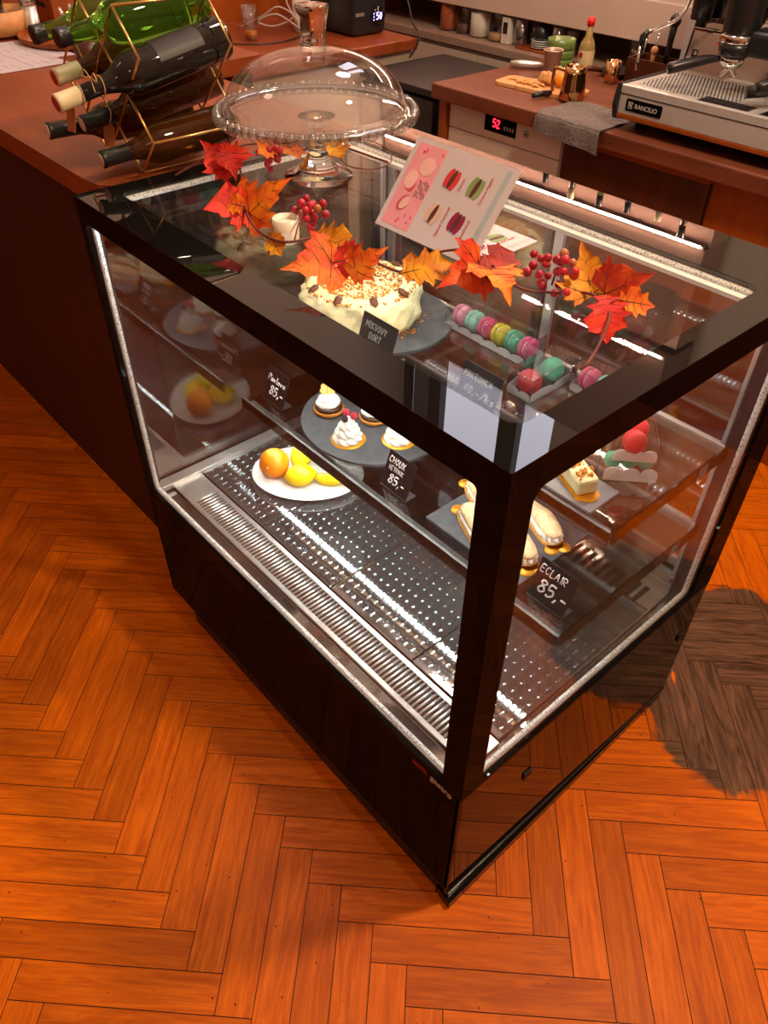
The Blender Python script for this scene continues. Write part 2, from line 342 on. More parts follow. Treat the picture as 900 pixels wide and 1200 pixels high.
# ---------------------------------------------------------------- room shell
X0,X1,Y0,Y1,ZC=-3.4,3.2,-3.2,3.0,5.2
b=MB(); wx0,wx1,wz0,wz1=-3.38,-1.93,3.42,4.85
for a in ((X0,X1,0,wz0),(X0,X1,wz1,ZC),(X0,wx0,wz0,wz1),(wx1,X1,wz0,wz1)): b.box(a[0],a[1],Y1,Y1+.15,a[2],a[3])
S('wall_back',b,M['wallpaint'])
b=MB(); b.box(X0-.1,X0,Y0,Y1+.15,0,1.7,0); b.box(X0-.1,X0,Y0,Y1+.15,1.7,ZC,1); S('wall_left',b,[M['orange_wood'],M['wallpaint']])
S('wall_right',MB().box(X1,X1+.1,Y0,Y1+.15,0,ZC),M['wallpaint'])
S('wall_front',MB().box(X0,X1,Y0-.1,Y0,0,ZC),M['wallpaint'])
S('ceiling',MB().box(X0-.1,X1+.1,Y0-.1,Y1+.15,ZC,ZC+.1),M['ceiling'])
b=MB()
for x0,x1,z0,z1 in ((wx0,wx1,wz0,wz0+.03),(wx0,wx1,wz1-.05,wz1),(wx0,wx0+.04,wz0,wz1),(wx1-.02,wx1,wz0,wz1),(-3.10,-2.98,wz0,wz1),(-2.40,-2.24,wz0,wz1)): b.box(x0,x1,Y1+.03,Y1+.10,z0,z1,0,.004)
wf=S('window_1',b,pb('dark_window_frame',lin('#2d2926'),.5))
O('window_pane',MB().box(wx0,wx1,Y1+.06,Y1+.066,wz0,wz1),M['glass'],wf)
O('roller_blind',MB().box(wx0+.04,-3.1,Y1+.105,Y1+.109,wz0+.02,wz1-.05),pb('blind_cloth',lin('#8d8794'),.9,trans=.0,var=.04),wf)

# ---------------------------------------------------------------- the display case
L,W,H,ZG=1.10,.788,1.15,.43
case=T('display_case','large black glass refrigerated pastry display case lit white inside, standing on the parquet','display case',(-L/2,W/2,0))
P=lambda n,mb,m,par=None,**k: O(n,mb,m,par or case,**k)
b=MB(); b.box(-L,0,.0,.012,.06,ZG-.006,0,.003); b.box(-L,-L+.012,.0,W,.06,ZG-.006,0,.003)
b.box(-L+.012,-.012,W-.02,W,.06,ZG-.006,0,.003)
P('base_panel',b,M['black_lacquer'],label='glossy black base panels of front, left and back')
sp=P('side_panel',MB().box(-.012,0,.0,W,.032,ZG-.006,0,.003),M['black_gloss'],label='glossy black side panel mirroring the floor')
for yy,zz in ((.2,.288),(.745,.275)):
    P('panel_catch',MB().box(-.001,.004,yy-.012,yy+.012,zz-.012,zz+.010,0,.002),M['slot'],sp)
b=MB(); b.box(-L+.1,-.004,.006,W-.02,.0,.06,0,.004); P('plinth',b,M['black_matt'])
P('kick_board',MB().prism([(-.03,.001),(.014,-.004),(.002,.775),(-.03,.775)],0,.027),M['black_gloss'],label='black kick board under the right side panel')
P('groove_trim',MB().box(-.004,.0025,.004,W-.002,.0285,.0335,0,.001),M['dark_steel'])
# glass panes
P('front_glass',MB().box(-L+.012,-.012,.003,.009,ZG-.005,H-.016),M['glass'])
P('side_glass',MB().box(-.009,-.003,.010,W-.06,ZG-.005,H-.016),M['glass'],label='right side glass pane')
P('side_glass',MB().box(-L+.003,-L+.009,.010,W-.03,ZG-.005,H-.016),M['side_mirror'],label='left side glass pane against the bar counter')
P('top_glass',MB().box(-L,0,0,W,H-.006,H),M['glass'])
def ring(x0,x1,y0,y1,r,n=6):
    o=[]
    for cx,cy,a in ((x1-r,y0+r,-PI/2),(x1-r,y1-r,0),(x0+r,y1-r,PI/2),(x0+r,y0+r,PI)):
        for k in range(n+1): o.append((cx+r*cos(a+k*PI/2/n),cy+r*sin(a+k*PI/2/n)))
    return o
def frame_ring(mb,outer,inner,z0,z1,X=None,m=0):
    n=len(outer); vs=[(x,y,z) for z in (z0,z1) for p in (outer,inner) for x,y in p]
    fs=[]
    for i in range(n):
        j=(i+1)%n
        fs+=[(2*n+i,2*n+j,3*n+j,3*n+i),(i,n+i,n+j,j),(i,j,2*n+j,2*n+i),(n+i,3*n+i,3*n+j,n+j)]
    mb.add(vs,fs,m,False,X); return mb
b=frame_ring(MB(),ring(-L,0,0,W,.0015),ring(-L+.045,-.055,.07,.64,.022),H-.0075,H+.0006)
P('top_border',b,M['black_glass'],label='black printed border of the top glass')
# front face border, side face border (vertical planes)
XF=Matrix(((1,0,0,0),(0,0,1,0),(0,1,0,0),(0,0,0,1)))        # (x,z)->front plane
b=frame_ring(MB(),ring(-L,0,ZG-.006,H-.001,.0015),ring(-L+.022,-.046,ZG+.006,1.104,.008),-.0006,.0085,XF); P('front_border',b,M['black_lacquer'])
XS=Matrix(((0,0,1,0),(1,0,0,0),(0,1,0,0),(0,0,0,1)))        # (y,z)->side plane
b=frame_ring(MB(),ring(0,W,ZG-.006,H-.001,.0015),ring(.05,W-.075,ZG+.004,1.10,.022),-.0085,.0006,XS); P('side_border',b,M['black_lacquer'],label='black border of the right side glass')
b=frame_ring(MB(),ring(0,W,ZG-.006,H-.001,.0015),ring(.03,W-.05,ZG+.006,1.10,.022),-L-.0006,-L+.0085,XS); P('side_border',b,M['black_lacquer'],label='black border of the left side glass')
for q_ in ((-.040,-.010,.010,.040,ZG,H-.01),(-L+.010,-L+.02,.010,.03,ZG,H-.01),(-.05,-.01,W-.07,W-.004,ZG-.01,H-.01),(-L+.01,-L+.04,W-.05,W-.004,ZG-.01,H-.01)): P('corner_post',MB().box(*q_,0,.003),M['black_matt'])
P('rear_beam',MB().box(-L+.03,-.03,W-.03,W-.002,H-.05,H-.01,0,.003),M['black_matt'])
# spacers round the panes
def spacer(mb): P('pane_spacer',mb,M['spacer'])
spacer(MB().box(-L+.024,-.046,.010,.018,ZG+.004,ZG+.018,0,.002)); spacer(MB().box(-L+.022,-L+.036,.010,.018,ZG+.004,1.10,0,.002))
spacer(MB().box(-.018,-.010,.05,W-.078,ZG+.002,ZG+.018,0,.002)); spacer(MB().box(-.018,-.010,W-.092,W-.076,ZG+.002,1.09,0,.002))
spacer(MB().box(-L+.05,-.06,.628,.642,H-.016,H-.008,0,.002)); spacer(MB().box(-L+.043,-L+.057,.08,.63,H-.016,H-.008,0,.002))
# sliding rear doors
for x0,x1,yy in ((-L+.04,-L/2+.03,W-.022),(-L/2-.03,-.05,W-.012)):
    d=P('sliding_door',MB().box(x0+.02,x1-.02,yy-.003,yy+.003,ZG+.02,H-.05),M['rear_mirror'])
    b=MB(); b.box(x0,x0+.022,yy-.005,yy+.005,ZG+.0,H-.045); b.box(x1-.022,x1,yy-.005,yy+.005,ZG+.0,H-.045); b.box(x0,x1,yy-.005,yy+.005,ZG-.002,ZG+.022)
    P('door_frame',b,M['steel'],d)
# deck
b=MB(); b.box(-L+.012,-.012,.012,W-.03,ZG-.06,ZG-.004,0); P('deck_tray',b,M['steel_deck'])
for x0,x1 in ((-L+.045,-.79),(-.787,-.53),(-.527,-.27),(-.267,-.035)):
    b=MB().box(x0,x1,.134,.70,ZG+.001,ZG+.008,0,.0015); n=int((x1-x0-.02)/.0208)
    for i in range(n+1):
        for j in range(11):
            x,y=x0+.012+i*.0208,.152+j*.0275
            b.sph((x,y,ZG+.0081),(.0028,.0088,.0014),10,8)  # bumps added to catch LED glints, standing in for rows of reflected dashes
    P('deck_panel',b,M['steel_deck'])
g=P('air_grille',MB().box(-L+.04,-.03,.05,.128,ZG-.003,ZG+.001,0,.001),M['slot'],label='front air outlet grille with fine cross bars')
b=MB(); b.box(-L+.04,-.03,.05,.061,ZG-.003,ZG+.0055,0,.001); b.box(-L+.04,-.03,.119,.130,ZG-.003,ZG+.0055,0,.001); b.box(-L+.04,-L+.128,.05,.13,ZG-.003,ZG+.005,0,.001); b.box(-.10,-.03,.05,.13,ZG-.003,ZG+.005,0,.001)
x=-L+.13
while x<-.10:
    b.tube([(x,.060,ZG+.0025),(x,.120,ZG+.0025)],.0030,8); x+=.0108
O('grille_bars',b,M['steel'],g)
b=MB(); x=-.36
while x<-.06:
    b.box(x,x+.011,.600,.660,ZG+.0083,ZG+.0089); x+=.02
P('rear_slots',b,M['slot'])
b=MB(); b.box(-L+.012,-L+.045,.02,W-.04,ZG+.0,ZG+.016,0,.003); P('deck_edge',b,M['steel'])
# shelves
def shelf(z,yf,lab):
    s=P('shelf',MB().box(-L+.05,-.045,yf,W-.05,z-.006,z,0),M['shelf_glass'],label=lab)
    P('tag_rail',MB().box(-L+.05,-.045,yf-.006,yf-.001,z-.021,z+.010,0,.001),M['rail'],s)
    b=MB(); b.box(-L+.05,-.045,yf-.0065,yf-.0005,z+.0101,z+.0109); b.box(-L+.05,-.045,yf-.0065,yf-.0005,z-.0189,z-.0181); b.box(-.047,-.043,yf,W-.05,z-.0065,z+.0005); P('rail_edge',b,M['rail_edge'],s)
    P('side_rail',MB().box(-.0445,-.040,yf,W-.06,z-.018,z+.014,0,.001),M['rail'],s)
    b=MB(); b.box(-L+.05,-.045,W-.062,W-.050,z-.02,z+.004,0,.002); P('rear_rail',b,M['steel'],s)
    st=P('led_strip',MB().box(-L+.06,-.06,yf+.012,yf+.024,z-.013,z-.0075),M['led_base'],s)
    b=MB(); x=-L+.065
    while x<-.066:
        b.box(x,x+.006,yf+.013,yf+.023,z-.0145,z-.0131); x+=.0155
    P('led_chips',b,M['led'],s)
    return s
ZL,ZU=.60,.80
shelf(ZL,.275,'lower glass shelf'); shelf(ZU,.36,'upper glass shelf')
b=MB(); b.box(-L+.05,-.05,.026,.040,H-.016,H-.0085); P('top_led_strip',b,M['led_base'])
b=MB(); x=-L+.06
while x<-.06:
    b.box(x,x+.006,.028,.038,H-.0178,H-.0161); x+=.0155
P('top_led_chips',b,M['led_top'],label='front row of bright LED chips')
P('top_led_strip',MB().box(-L+.05,-.06,.612,.626,H-.020,H-.013),M['led_base'],label='rear LED strip under the top glass')
b=MB(); x=-L+.06
while x<-.07:
    b.box(x,x+.006,.615,.623,H-.0214,H-.0201); x+=.0155
P('top_led_chips',b,M['led_top'],label='rear row of bright LED chips')
for x in (-L+.052,-.058): P('shelf_upright',MB().box(x-.004,x+.004,W-.06,W-.05,ZG,H-.06),M['steel'])
XFr=frame((0,-.0008,0),(1,0,0),(0,0,1))
b=font(MB(),'com',Matrix.Translation((-.120,-.0009,.403))@XFr.to_3x3().to_4x4(),.0215,offset=.0006); P('brand_lettering',b,pb('logo_red',lin('#8e1616'),.4,var=0),label='red lettering com')
b=font(MB(),'gastro',Matrix.Translation((-.074,-.0009,.403))@XFr.to_3x3().to_4x4(),.0215,offset=.0003); P('brand_lettering',b,pb('logo_white',lin('#b9aea6'),.4,var=0),label='white lettering gastro')
# ---------------------------------------------------------------- slates and plates in the case
def slate_poly(cx,cy,rx,ry,n=72,j=.006):
    return [(cx+rx*cos(2*PI*k/n)*(1+random.uniform(-j,j)),cy+ry*sin(2*PI*k/n)*(1+random.uniform(-j,j))) for k in range(n)]
O('slate_board',MB().prism(slate_poly(-.765,.455,.18,.165),ZL+.001,ZL+.008),M['slate'],label='round dark slate board on the lower shelf holding meringues and tarts',cat='serving board',group='slate boards in the case')
b=MB(); b.box(-.43,-.175,.315,.60,ZL+.001,ZL+.007,0,.0012); O('slate_board',b,M['slate'],label='rectangular slate board on the lower shelf under the eclairs',cat='serving board',group='slate boards in the case')
O('slate_board',MB().prism(slate_poly(-.862,.560,.178,.172),ZU+.001,ZU+.008),M['slate'],label='round slate board on the upper shelf under the carrot cake',cat='serving board',group='slate boards in the case')
M['lslate']=pb('pale_slate','#77787c',.55,var=.2,vs=50,bump=.2,bs=90)
b=MB(); b.box(-.33,-.10,.375,.46,ZU+.001,ZU+.007,0,.0012); O('slate_board',b,M['lslate'],label='narrow pale grey slate on the upper shelf under a nut slice',cat='serving board',group='slate boards in the case')

M['meringue']=pb('meringue_cream','#e9e2d6',.5,var=.02,sss=.15)
M['goldcard']=pb('gold_cake_card','#d79222',.35,.35,var=.05)
M['crust']=pb('tart_crust','#b9752f',.75,var=.25,vs=90,bump=.4,bs=150)
M['choc']=pb('chocolate_filling','#3c2216',.3,var=.1)
M['biscuit']=pb('leaf_biscuit','#e2ae5c',.7,var=.08,vs=60)
M['rasp']=pb('raspberry','#a92435',.4,var=.15,vs=120,bump=.8,bs=220)
M['bramble']=pb('blackberry','#1d1420',.3,var=.2,vs=150,bump=.8,bs=220)
def swirl(mb,c,r,h,turns=3,lobes=7,amp=.13,n=56,k=44,tip=.18):
    """piped cream: spiral ridges on a rounded cone"""
    vs=[];fs=[]
    for i in range(k+1):
        t=i/k; base=r*(1-t**1.7*(1-tip)) if t<1 else 0
        if i==k: base=0
        for j in range(n):
            a=2*PI*j/n
            step=((t*turns-a/(2*PI))%1)
            q=base*(1-.16*(abs(step-.5)*2)**2)*(1+amp*.6*cos(lobes*(a+t*3.2)))
            vs.append((c[0]+q*cos(a),c[1]+q*sin(a),c[2]+h*t))
    for i in range(k):
        for j in range(n): fs.append((i*n+j,i*n+(j+1)%n,(i+1)*n+(j+1)%n,(i+1)*n+j))
    mb.add(vs,fs,0,True); return mb
def drup(mb,c,r,m=0):
    n=26
    for k in range(n):
        ph=math.acos(1-2*(k+.5)/n); th=PI*(1+5**.5)*k
        mb.sph((c[0]+r*.72*sin(ph)*cos(th),c[1]+r*.72*sin(ph)*sin(th),c[2]+r*.72*cos(ph)),r*.36,8,6,m)
    return mb
def pavlova(x,y,lab,rot=0):
    z=ZL+.008
    t=T('pavlova',lab,'meringue cake',(x,y,z),group='pavlovas on the round slate')
    O('cake_card',MB().lathe([(.041,0),(.0415,.0008),(.041,.0016)],40,(x,y,z)),M['goldcard'],t)
    b=MB(); swirl(b,(x,y,z+.0017),.0345,.062,3.4,8,.10); O('meringue',b,M['meringue'],t)
    for k,(dx,dy) in enumerate(((-.012,.006),(.010,.010))): O('raspberry',drup(MB(),(x+dx,y+dy,z+.066),.0085),M['rasp'],t)
    O('blackberry',drup(MB(),(x+.002,y-.010,z+.063),.008),M['bramble'],t); return t
pavlova(-.742,.362,'white swirled pavlova with two raspberries and a blackberry, nearest on the round slate')
pavlova(-.664,.452,'white swirled pavlova behind the choux price card')
def leaf_outline(kind=0):
    if kind==0:   # maple
        base=[(0,0),(.10,-.05),(.34,-.17),(.30,-.06),(.50,-.02),(.38,.08),(.62,.30),(.42,.30),(.40,.46),(.24,.38),(.22,.62),(.12,.66),(.0,1.0)]
        pts=base+[(-x,y) for x,y in base[-2:0:-1]]
    elif kind==1: # oak
        base=[(0,0),(.07,.08),(.22,.10),(.13,.22),(.32,.30),(.20,.40),(.36,.54),(.22,.60),(.28,.78),(.13,.80),(.0,1.0)]
        pts=base+[(-x,y) for x,y in base[-2:0:-1]]
    else:         # pointed biscuit leaf
        base=[(0,0),(.18,.08),(.30,.22),(.27,.32),(.36,.45),(.29,.56),(.30,.68),(.18,.80),(.0,1.0)]
        pts=base+[(-x,y) for x,y in base[-2:0:-1]]
    return pts
def leaf_mesh(kind,L_,X,bend=.15,fold=.12,curl=.1,thick=.0007,veins=True,seed=0,th_off=.0):
    """lobed leaf, tessellated so that it can bend; slot 0 blade, slot 1 veins"""
    rnd=random.Random(seed); pts=leaf_outline(kind)
    # refine outline with small teeth
    out=[]
    for i in range(len(pts)):
        a=pts[i]; c=pts[(i+1)%len(pts)]
        for k in range(4):
            t=k/4; j=rnd.uniform(-.012,.016) if k else 0
            dx,dy=c[0]-a[0],c[1]-a[1]; d=math.hypot(dx,dy) or 1
            out.append((a[0]+dx*t+dy/d*j,a[1]+dy*t-dx/d*j))
    bm=bmesh.new(); vs=[bm.verts.new((x,y,0)) for x,y in out]; f=bm.faces.new(vs)
    bmesh.ops.triangulate(bm,faces=[f]); bmesh.ops.subdivide_edges(bm,edges=bm.edges[:],cuts=2,use_grid_fill=True)
    r=rnd.uniform(0,6)
    def dz(x,y): return bend*(y-.4)**2*-1+fold*abs(x)+curl*sin(3.1*x+2.3*y+r)*(.3+abs(x)+.5*y)*.6
    P3=lambda x,y,o=0: X@Vector((x*L_,y*L_,(dz(x,y))*L_+o))
    mb=MB(); bm.verts.index_update(); o=len(mb.v)
    top=[P3(v.co.x,v.co.y,thick/2) for v in bm.verts]; bot=[P3(v.co.x,v.co.y,-thick/2) for v in bm.verts]
    n=len(top); fs=[]
    for f in bm.faces:
        q=[v.index for v in f.verts]; fs.append(q); fs.append([n+i for i in reversed(q)])
    for e in bm.edges:
        if len(e.link_faces)==1: a,c=e.verts[0].index,e.verts[1].index; fs.append((a,c,n+c,n+a))
    mb.add(top+bot,fs,0,True); bm.free()
    if veins:
        def vn(a,c,w): mb.tube([P3(a[0]+(c[0]-a[0])*t/5,a[1]+(c[1]-a[1])*t/5,thick*.6) for t in range(6)],[w*(1-.14*t) for t in range(6)],4,m=1)
        vn((0,0),(0,.93),.0011)
        if kind==0:
            for s in (1,-1):
                vn((0,.02),(s*.52,.26),.0008); vn((0,.02),(s*.40,-.06),.0006)
                for y0,x1,y1 in ((.25,.3,.38),(.42,.18,.56),(.6,.09,.72)): vn((0,y0),(s*x1,y1),.0005)
                vn((s*.22,.13),(s*.42,.10),.0004); vn((s*.25,.14),(s*.34,.30),.0004)
        else:
            for s in (1,-1):
                for y0,x1,y1 in ((.12,.2,.2),(.25,.28,.36),(.42,.28,.54),(.6,.2,.74)): vn((0,y0),(s*x1,y1),.0005)
    return mb
def tart(x,y,lab,rz):
    z=ZL+.008; t=T('chocolate_tart',lab,'tart',(x,y,z),group='tarts on the round slate')
    O('tart_shell',MB().lathe([(.030,0),(.036,.004),(.0375,.012),(.036,.013),(.033,.0115)],48,(x,y,z),fn=lambda a,s:1+.025*cos(24*a)),M['crust'],t)
    O('chocolate_filling',MB().lathe([(.0345,.009),(.034,.021),(.030,.023)],36,(x,y,z)),M['choc'],t)
    b=MB(); swirl(b,(x,y,z+.0232),.030,.024,1.6,10,.12,48,26,.5); O('cream_topping',b,M['meringue'],t)
    X=Matrix.Translation((x+.002,y-.004,z+.033))@Matrix.Rotation(rz,4,'Z')@Matrix.Rotation(1.05,4,'X')
    O('leaf_biscuit',leaf_mesh(2,.052,X,.05,.03,.02,.004,True,3),[M['biscuit'],pb('biscuit_groove','#b77a2c',.7)],t); return t
tart(-.862,.400,'chocolate tart with cream and an upright leaf biscuit, left on the round slate',.9)
tart(-.765,.462,'chocolate tart with cream half hidden behind the front pavlova',.8)
# eclairs
M['choux']=pb('choux_bun','#d6b184',.6,var=.25,vs=60,bump=.5,bs=120)
def eclair(x,y,lab,rz=-.35,z=None,card=True,ln=.115):
    z=z or ZL+.007; t=T('eclair',lab,'eclair',(x,y,z),(0,0,rz),group='eclairs on the rectangular slate')
    q=[]
    n=26
    for k in range(n):
        a=2*PI*k/n; ex=abs(cos(a))**.7*math.copysign(1,cos(a))*ln*.60; ey=abs(sin(a))**.8*math.copysign(1,sin(a))*.026
        q.append((ex,ey))
    for cx in (-ln*.6,ln*.6):
        pass
    b=MB().prism(q,0,.0015); 
    for cx in (-ln*.58,ln*.58):
        for dy in (-.013,.013): b.lathe([(.0145,0),(.0145,.0015)],18,(cx,dy,0))
    O('cake_card',b,M['goldcard'],t,local=True)
    def loaf(r,h,z0,ns,amp,ph=0):
        m=MB(); k=10; vs=[];fs=[]
        for i in range(k+1):
            p=PI/2*i/k
            for j in range(ns):
                a=2*PI*j/ns; ca=cos(p)
                sx=abs(cos(a))**.55*math.copysign(1,cos(a)); sy=abs(sin(a))**.75*math.copysign(1,sin(a))
                rr=1+amp*cos(14*a+ph)*cos(p)
                vs.append((sx*ln*.5*(.25+.75*ca if i<k else 0.0)*rr if i<k else 0,sy*r*ca*rr,z0+h*sin(p)))
        for i in range(k):
            for j in range(ns): fs.append((i*ns+j,i*ns+(j+1)%ns,(i+1)*ns+(j+1)%ns,(i+1)*ns+j))
        fs.append(tuple(range(ns-1,-1,-1))); m.add(vs,fs,0,True); return m
    O('lower_bun',loaf(.023,.016,.0016,56,.01),M['choux'],t,local=True)
    O('cream_filling',loaf(.024,.020,.010,84,.07),M['meringue'],t,local=True)
    O('upper_bun',loaf(.0215,.018,.021,56,.01,1),M['choux'],t,local=True)
    return t
eclair(-.250,.475,'eclair seen through the side glass beside the eclair price card',-.42)
eclair(-.385,.438,'eclair farthest left on the rectangular slate, left of the corner post',-.42)
eclair(-.335,.365,'eclair at the front of the rectangular slate, left of the corner post',-.42)
eclair(-.245,.392,'eclair mostly hidden behind the corner post',-.42)
# price cards
def card(x,y,z,w,h,rz,lines,lab,tilt=.35,big=.017,col=None):
    """bent plastic price card: leaning face and a flat foot"""
    t=T('price_card',lab,'price sign',(x,y,z),(0,0,rz),group='chalk price cards in the case')
    b=MB(); X=Matrix.Rotation(PI/2-tilt,4,'X'); b.box(-w/2,w/2,0,h,-.0015,0,0,.0006,X); b.box(-w/2,w/2,-.002,.03,0,.0014,0,.0005)
    O('card_face',b,M['sign'],t,local=True)
    s=MB()
    for txt,hh,yy,xx in lines: strokes(s,txt,X,hh,xx,yy)
    O('chalk_lettering',s,col or M['chalk'],t,local=True); return t
card(-.985,.318,ZL+.002,.085,.085,-.02,[('Pavlova',.015,.052,-.036),('85,-',.022,.02,-.02)],'black price card reading Pavlova 85,- at the left of the lower shelf')
card(-.537,.318,ZL+.002,.085,.085,-.02,[('CHOUX',.014,.060,-.036),('VETRNIK',.010,.044,-.032),('85,-',.020,.016,-.022)],'black price card reading CHOUX 85,- between the meringues and the eclairs')
card(-.112,.315,ZL+.002,.085,.085,.0,[('ECLAIR',.015,.058,-.036),('85,-',.026,.020,-.026)],'black price card reading ECLAIR 85,- behind the right side glass')
fc=pb('faint_chalk','#8d8c8c',.7)
card(-.738,.432,ZU+.002,.115,.085,-.02,[('MRKVOVY',.014,.056,-.042),('DORT',.014,.034,-.025)],'dark price card in front of the carrot cake on the upper shelf',.3,col=fc)
card(-.455,.455,ZU+.002,.105,.085,-.02,[('MAKRONKA',.0135,.054,-.046),('40,- /1ks',.017,.024,-.036)],'dark price card reading MAKRONKA 40,- in front of the macaron boxes',.3,col=fc)
# fruit plate on the deck
zd=ZG+.008
b=MB(); n=64
prof=[(.02,.004),(.09,.004),(.125,.007),(.150,.016),(.153,.018),(.150,.0185),(.12,.011),(.06,.008),(.002,.008)]
b.lathe(prof,n,(0,0,0),X=Matrix.Translation((-.862,.325,zd))@Matrix.Rotation(.75,4,'Z')@Matrix.Diagonal((.93,.72,1,1)))
O('fruit_plate',b,M['porcelain'],label='white oval plate of citrus fruit on the case deck',cat='plate')
M['orange']=pb('orange_peel','#f58a06',.35,var=.06,vs=90,bump=.35,bs=260)
M['lemon']=pb('lemon_peel','#f6cb07',.35,var=.06,vs=90,bump=.4,bs=240)
M['lflesh']=pb('lemon_flesh','#f3d64e',.3,var=.15,vs=60)
t=T('orange_fruit','whole orange on the white fruit plate','orange',(-.915,.262,zd+.008))
O('peel',MB().sph((-.915,.262,zd+.047),.0375,36,24,fn=lambda a,p:1-.05*math.exp(-((p-PI)/.2)**2)),M['orange'],t); 
O('stem_button',MB().sph((-.899,.231,zd+.058),.0035,10,6),pb('stem_button','#c9b87a',.6),t)
def lemon(x,y,z,rz,lab,X0=None):
    t=T('lemon_fruit',lab,'lemon',(x,y,z-.03),group='lemons on the fruit plate')
    X=Matrix.Translation((x,y,z))@Matrix.Rotation(rz,4,'Z')@Matrix.Rotation(1.35,4,'Y')
    O('peel',MB().sph((0,0,0),(.028,.028,.037),36,24,X=X,fn=lambda a,p:1+.12*math.exp(-(p/.28)**2)+.16*math.exp(-((p-PI)/.25)**2)),M['lemon'],t); return t
lemon(-.843,.289,zd+.038,.9,'lemon at the front of the fruit plate, beside the orange')
lemon(-.905,.338,zd+.038,2.2,'lemon at the back of the fruit plate, behind the orange')
def wedge(mb,X,r=.032,m0=0):
    """half lemon lying on its side: rounded peel below, flesh cut face"""
    mb.sph((0,0,0),(r,r*1.2,r),28,16,0,X,fn=None); return mb
t=T('lemon_half','cut lemon piece at the right end of the fruit plate','lemon',(-.80,.35,zd+.01))
X=Matrix.Translation((-.80,.352,zd+.036))@Matrix.Rotation(-.6,4,'Z')@Matrix.Rotation(-.55,4,'Y')
b=MB(); k=10;n=28; vs=[];fs=[]
for i in range(k+1):
    p=PI/2*i/k
    for j in range(n): a=2*PI*j/n; vs.append((.030*cos(a)*sin(p+.0001),.044*sin(a)*sin(p+.0001),-.030*cos(p)))
for i in range(k):
    for j in range(n): fs.append((i*n+j,i*n+(j+1)%n,(i+1)*n+(j+1)%n,(i+1)*n+j))
b.add(vs,fs,0,True,X); O('peel',b,M['lemon'],t)
b=MB().lathe([(.0285,-.0005),(.0285,.0006)],28,X=X@Matrix.Diagonal((1,1.46,1,1))); O('flesh',b,M['lflesh'],t)

# ---------------------------------------------------------------- carrot cake on the upper shelf
M['frost']=pb('cream_frosting','#e2d9a8',.5,var=.08,vs=50,bump=.9,bs=38)
M['crumb']=pb('nut_crumbs','#c9822f',.7,var=.4,vs=80)
M['nut']=pb('pecan','#6a3717',.45,var=.25,vs=90,bump=.5,bs=120)
cx,cy,cz=-.91,.545,ZU+.008
t=T('carrot_cake','large frosted cake with nut crumbs and pecans on the upper shelf','cake',(cx,cy,cz))
def wave(a,s): return 1+.026*sin(9*a+14*s)+.02*sin(19*a-24*s)+.03*sin(4*a+6*s)+.012*sin(31*a+30*s)
prof=[(r*1.06,z) for r,z in [(.118,0),(.132,.004),(.136,.02),(.135,.04),(.132,.058),(.124,.070),(.108,.078),(.08,.081),(.04,.082),(.001,.082)]]
pr2=[]
for i in range(len(prof)-1):
    for k in range(3): u=k/3; pr2.append((prof[i][0]*(1-u)+prof[i+1][0]*u,prof[i][1]*(1-u)+prof[i+1][1]*u))
O('frosting',MB().lathe(pr2,90,(cx,cy,cz),fn=wave),M['frost'],t)
b=MB(); rr=random.Random(4)
for k in range(1500):
    a=rr.uniform(0,2*PI); q=.128*math.sqrt(rr.random()); s=rr.uniform(.002,.0052)
    b.sph((cx+q*cos(a),cy+q*sin(a),cz+.079+rr.uniform(0,.009)*(1-q/.13)+ (0 if q<.1 else -.006)),(s,s*rr.uniform(.6,1),s*.7),6,4,rr.choice((0,0,1)))
for k in range(60):
    a=rr.uniform(-.6,.7); q=rr.uniform(.136,.165); s=rr.uniform(.0015,.003); b.sph((cx+q*cos(a),cy+q*sin(a),cz+.002),s,6,4,0)
O('crumb_topping',b,[M['crumb'],pb('pale_crumbs','#e2bb72',.7)],t,kind='stuff')
for k in range(9):
    a=2*PI*k/9+.25; X=Matrix.Translation((cx+.118*cos(a),cy+.118*sin(a),cz+.079))@Matrix.Rotation(a,4,'Z')@Matrix.Rotation(.5,4,'Y')
    O('pecan',MB().sph((0,0,0),(.015,.0095,.006),18,10,X=X,fn=lambda th,p:1+.08*cos(6*th)),M['nut'],t)
# clear plastic lid standing over the cake's near side
# nut slice, cream cups
t=T('nut_slice','pale cream slice topped with chopped nuts, seen under the top frame through the side glass','cake slice',(-.20,.437,ZU+.007),(0,0,-.42))
b=MB(); b.box(-.085,.075,-.02,.02,.0016,.034,0,.006); O('slice_body',b,M['frost'],t,local=True)
b=MB()
for k in range(90): b.sph((rr.uniform(-.08,.07),rr.uniform(-.018,.018),.035+rr.uniform(-.001,.003)),rr.uniform(.0015,.004),6,4)
O('nut_topping',b,M['crumb'],t,local=True,kind='stuff')
b=MB().prism([(-.09,-.024),(.08,-.024),(.09,-.012),(.095,0),(.09,.012),(.08,.024),(-.09,.024)],0,.0014); O('cake_card',b,M['goldcard'],t,local=True)
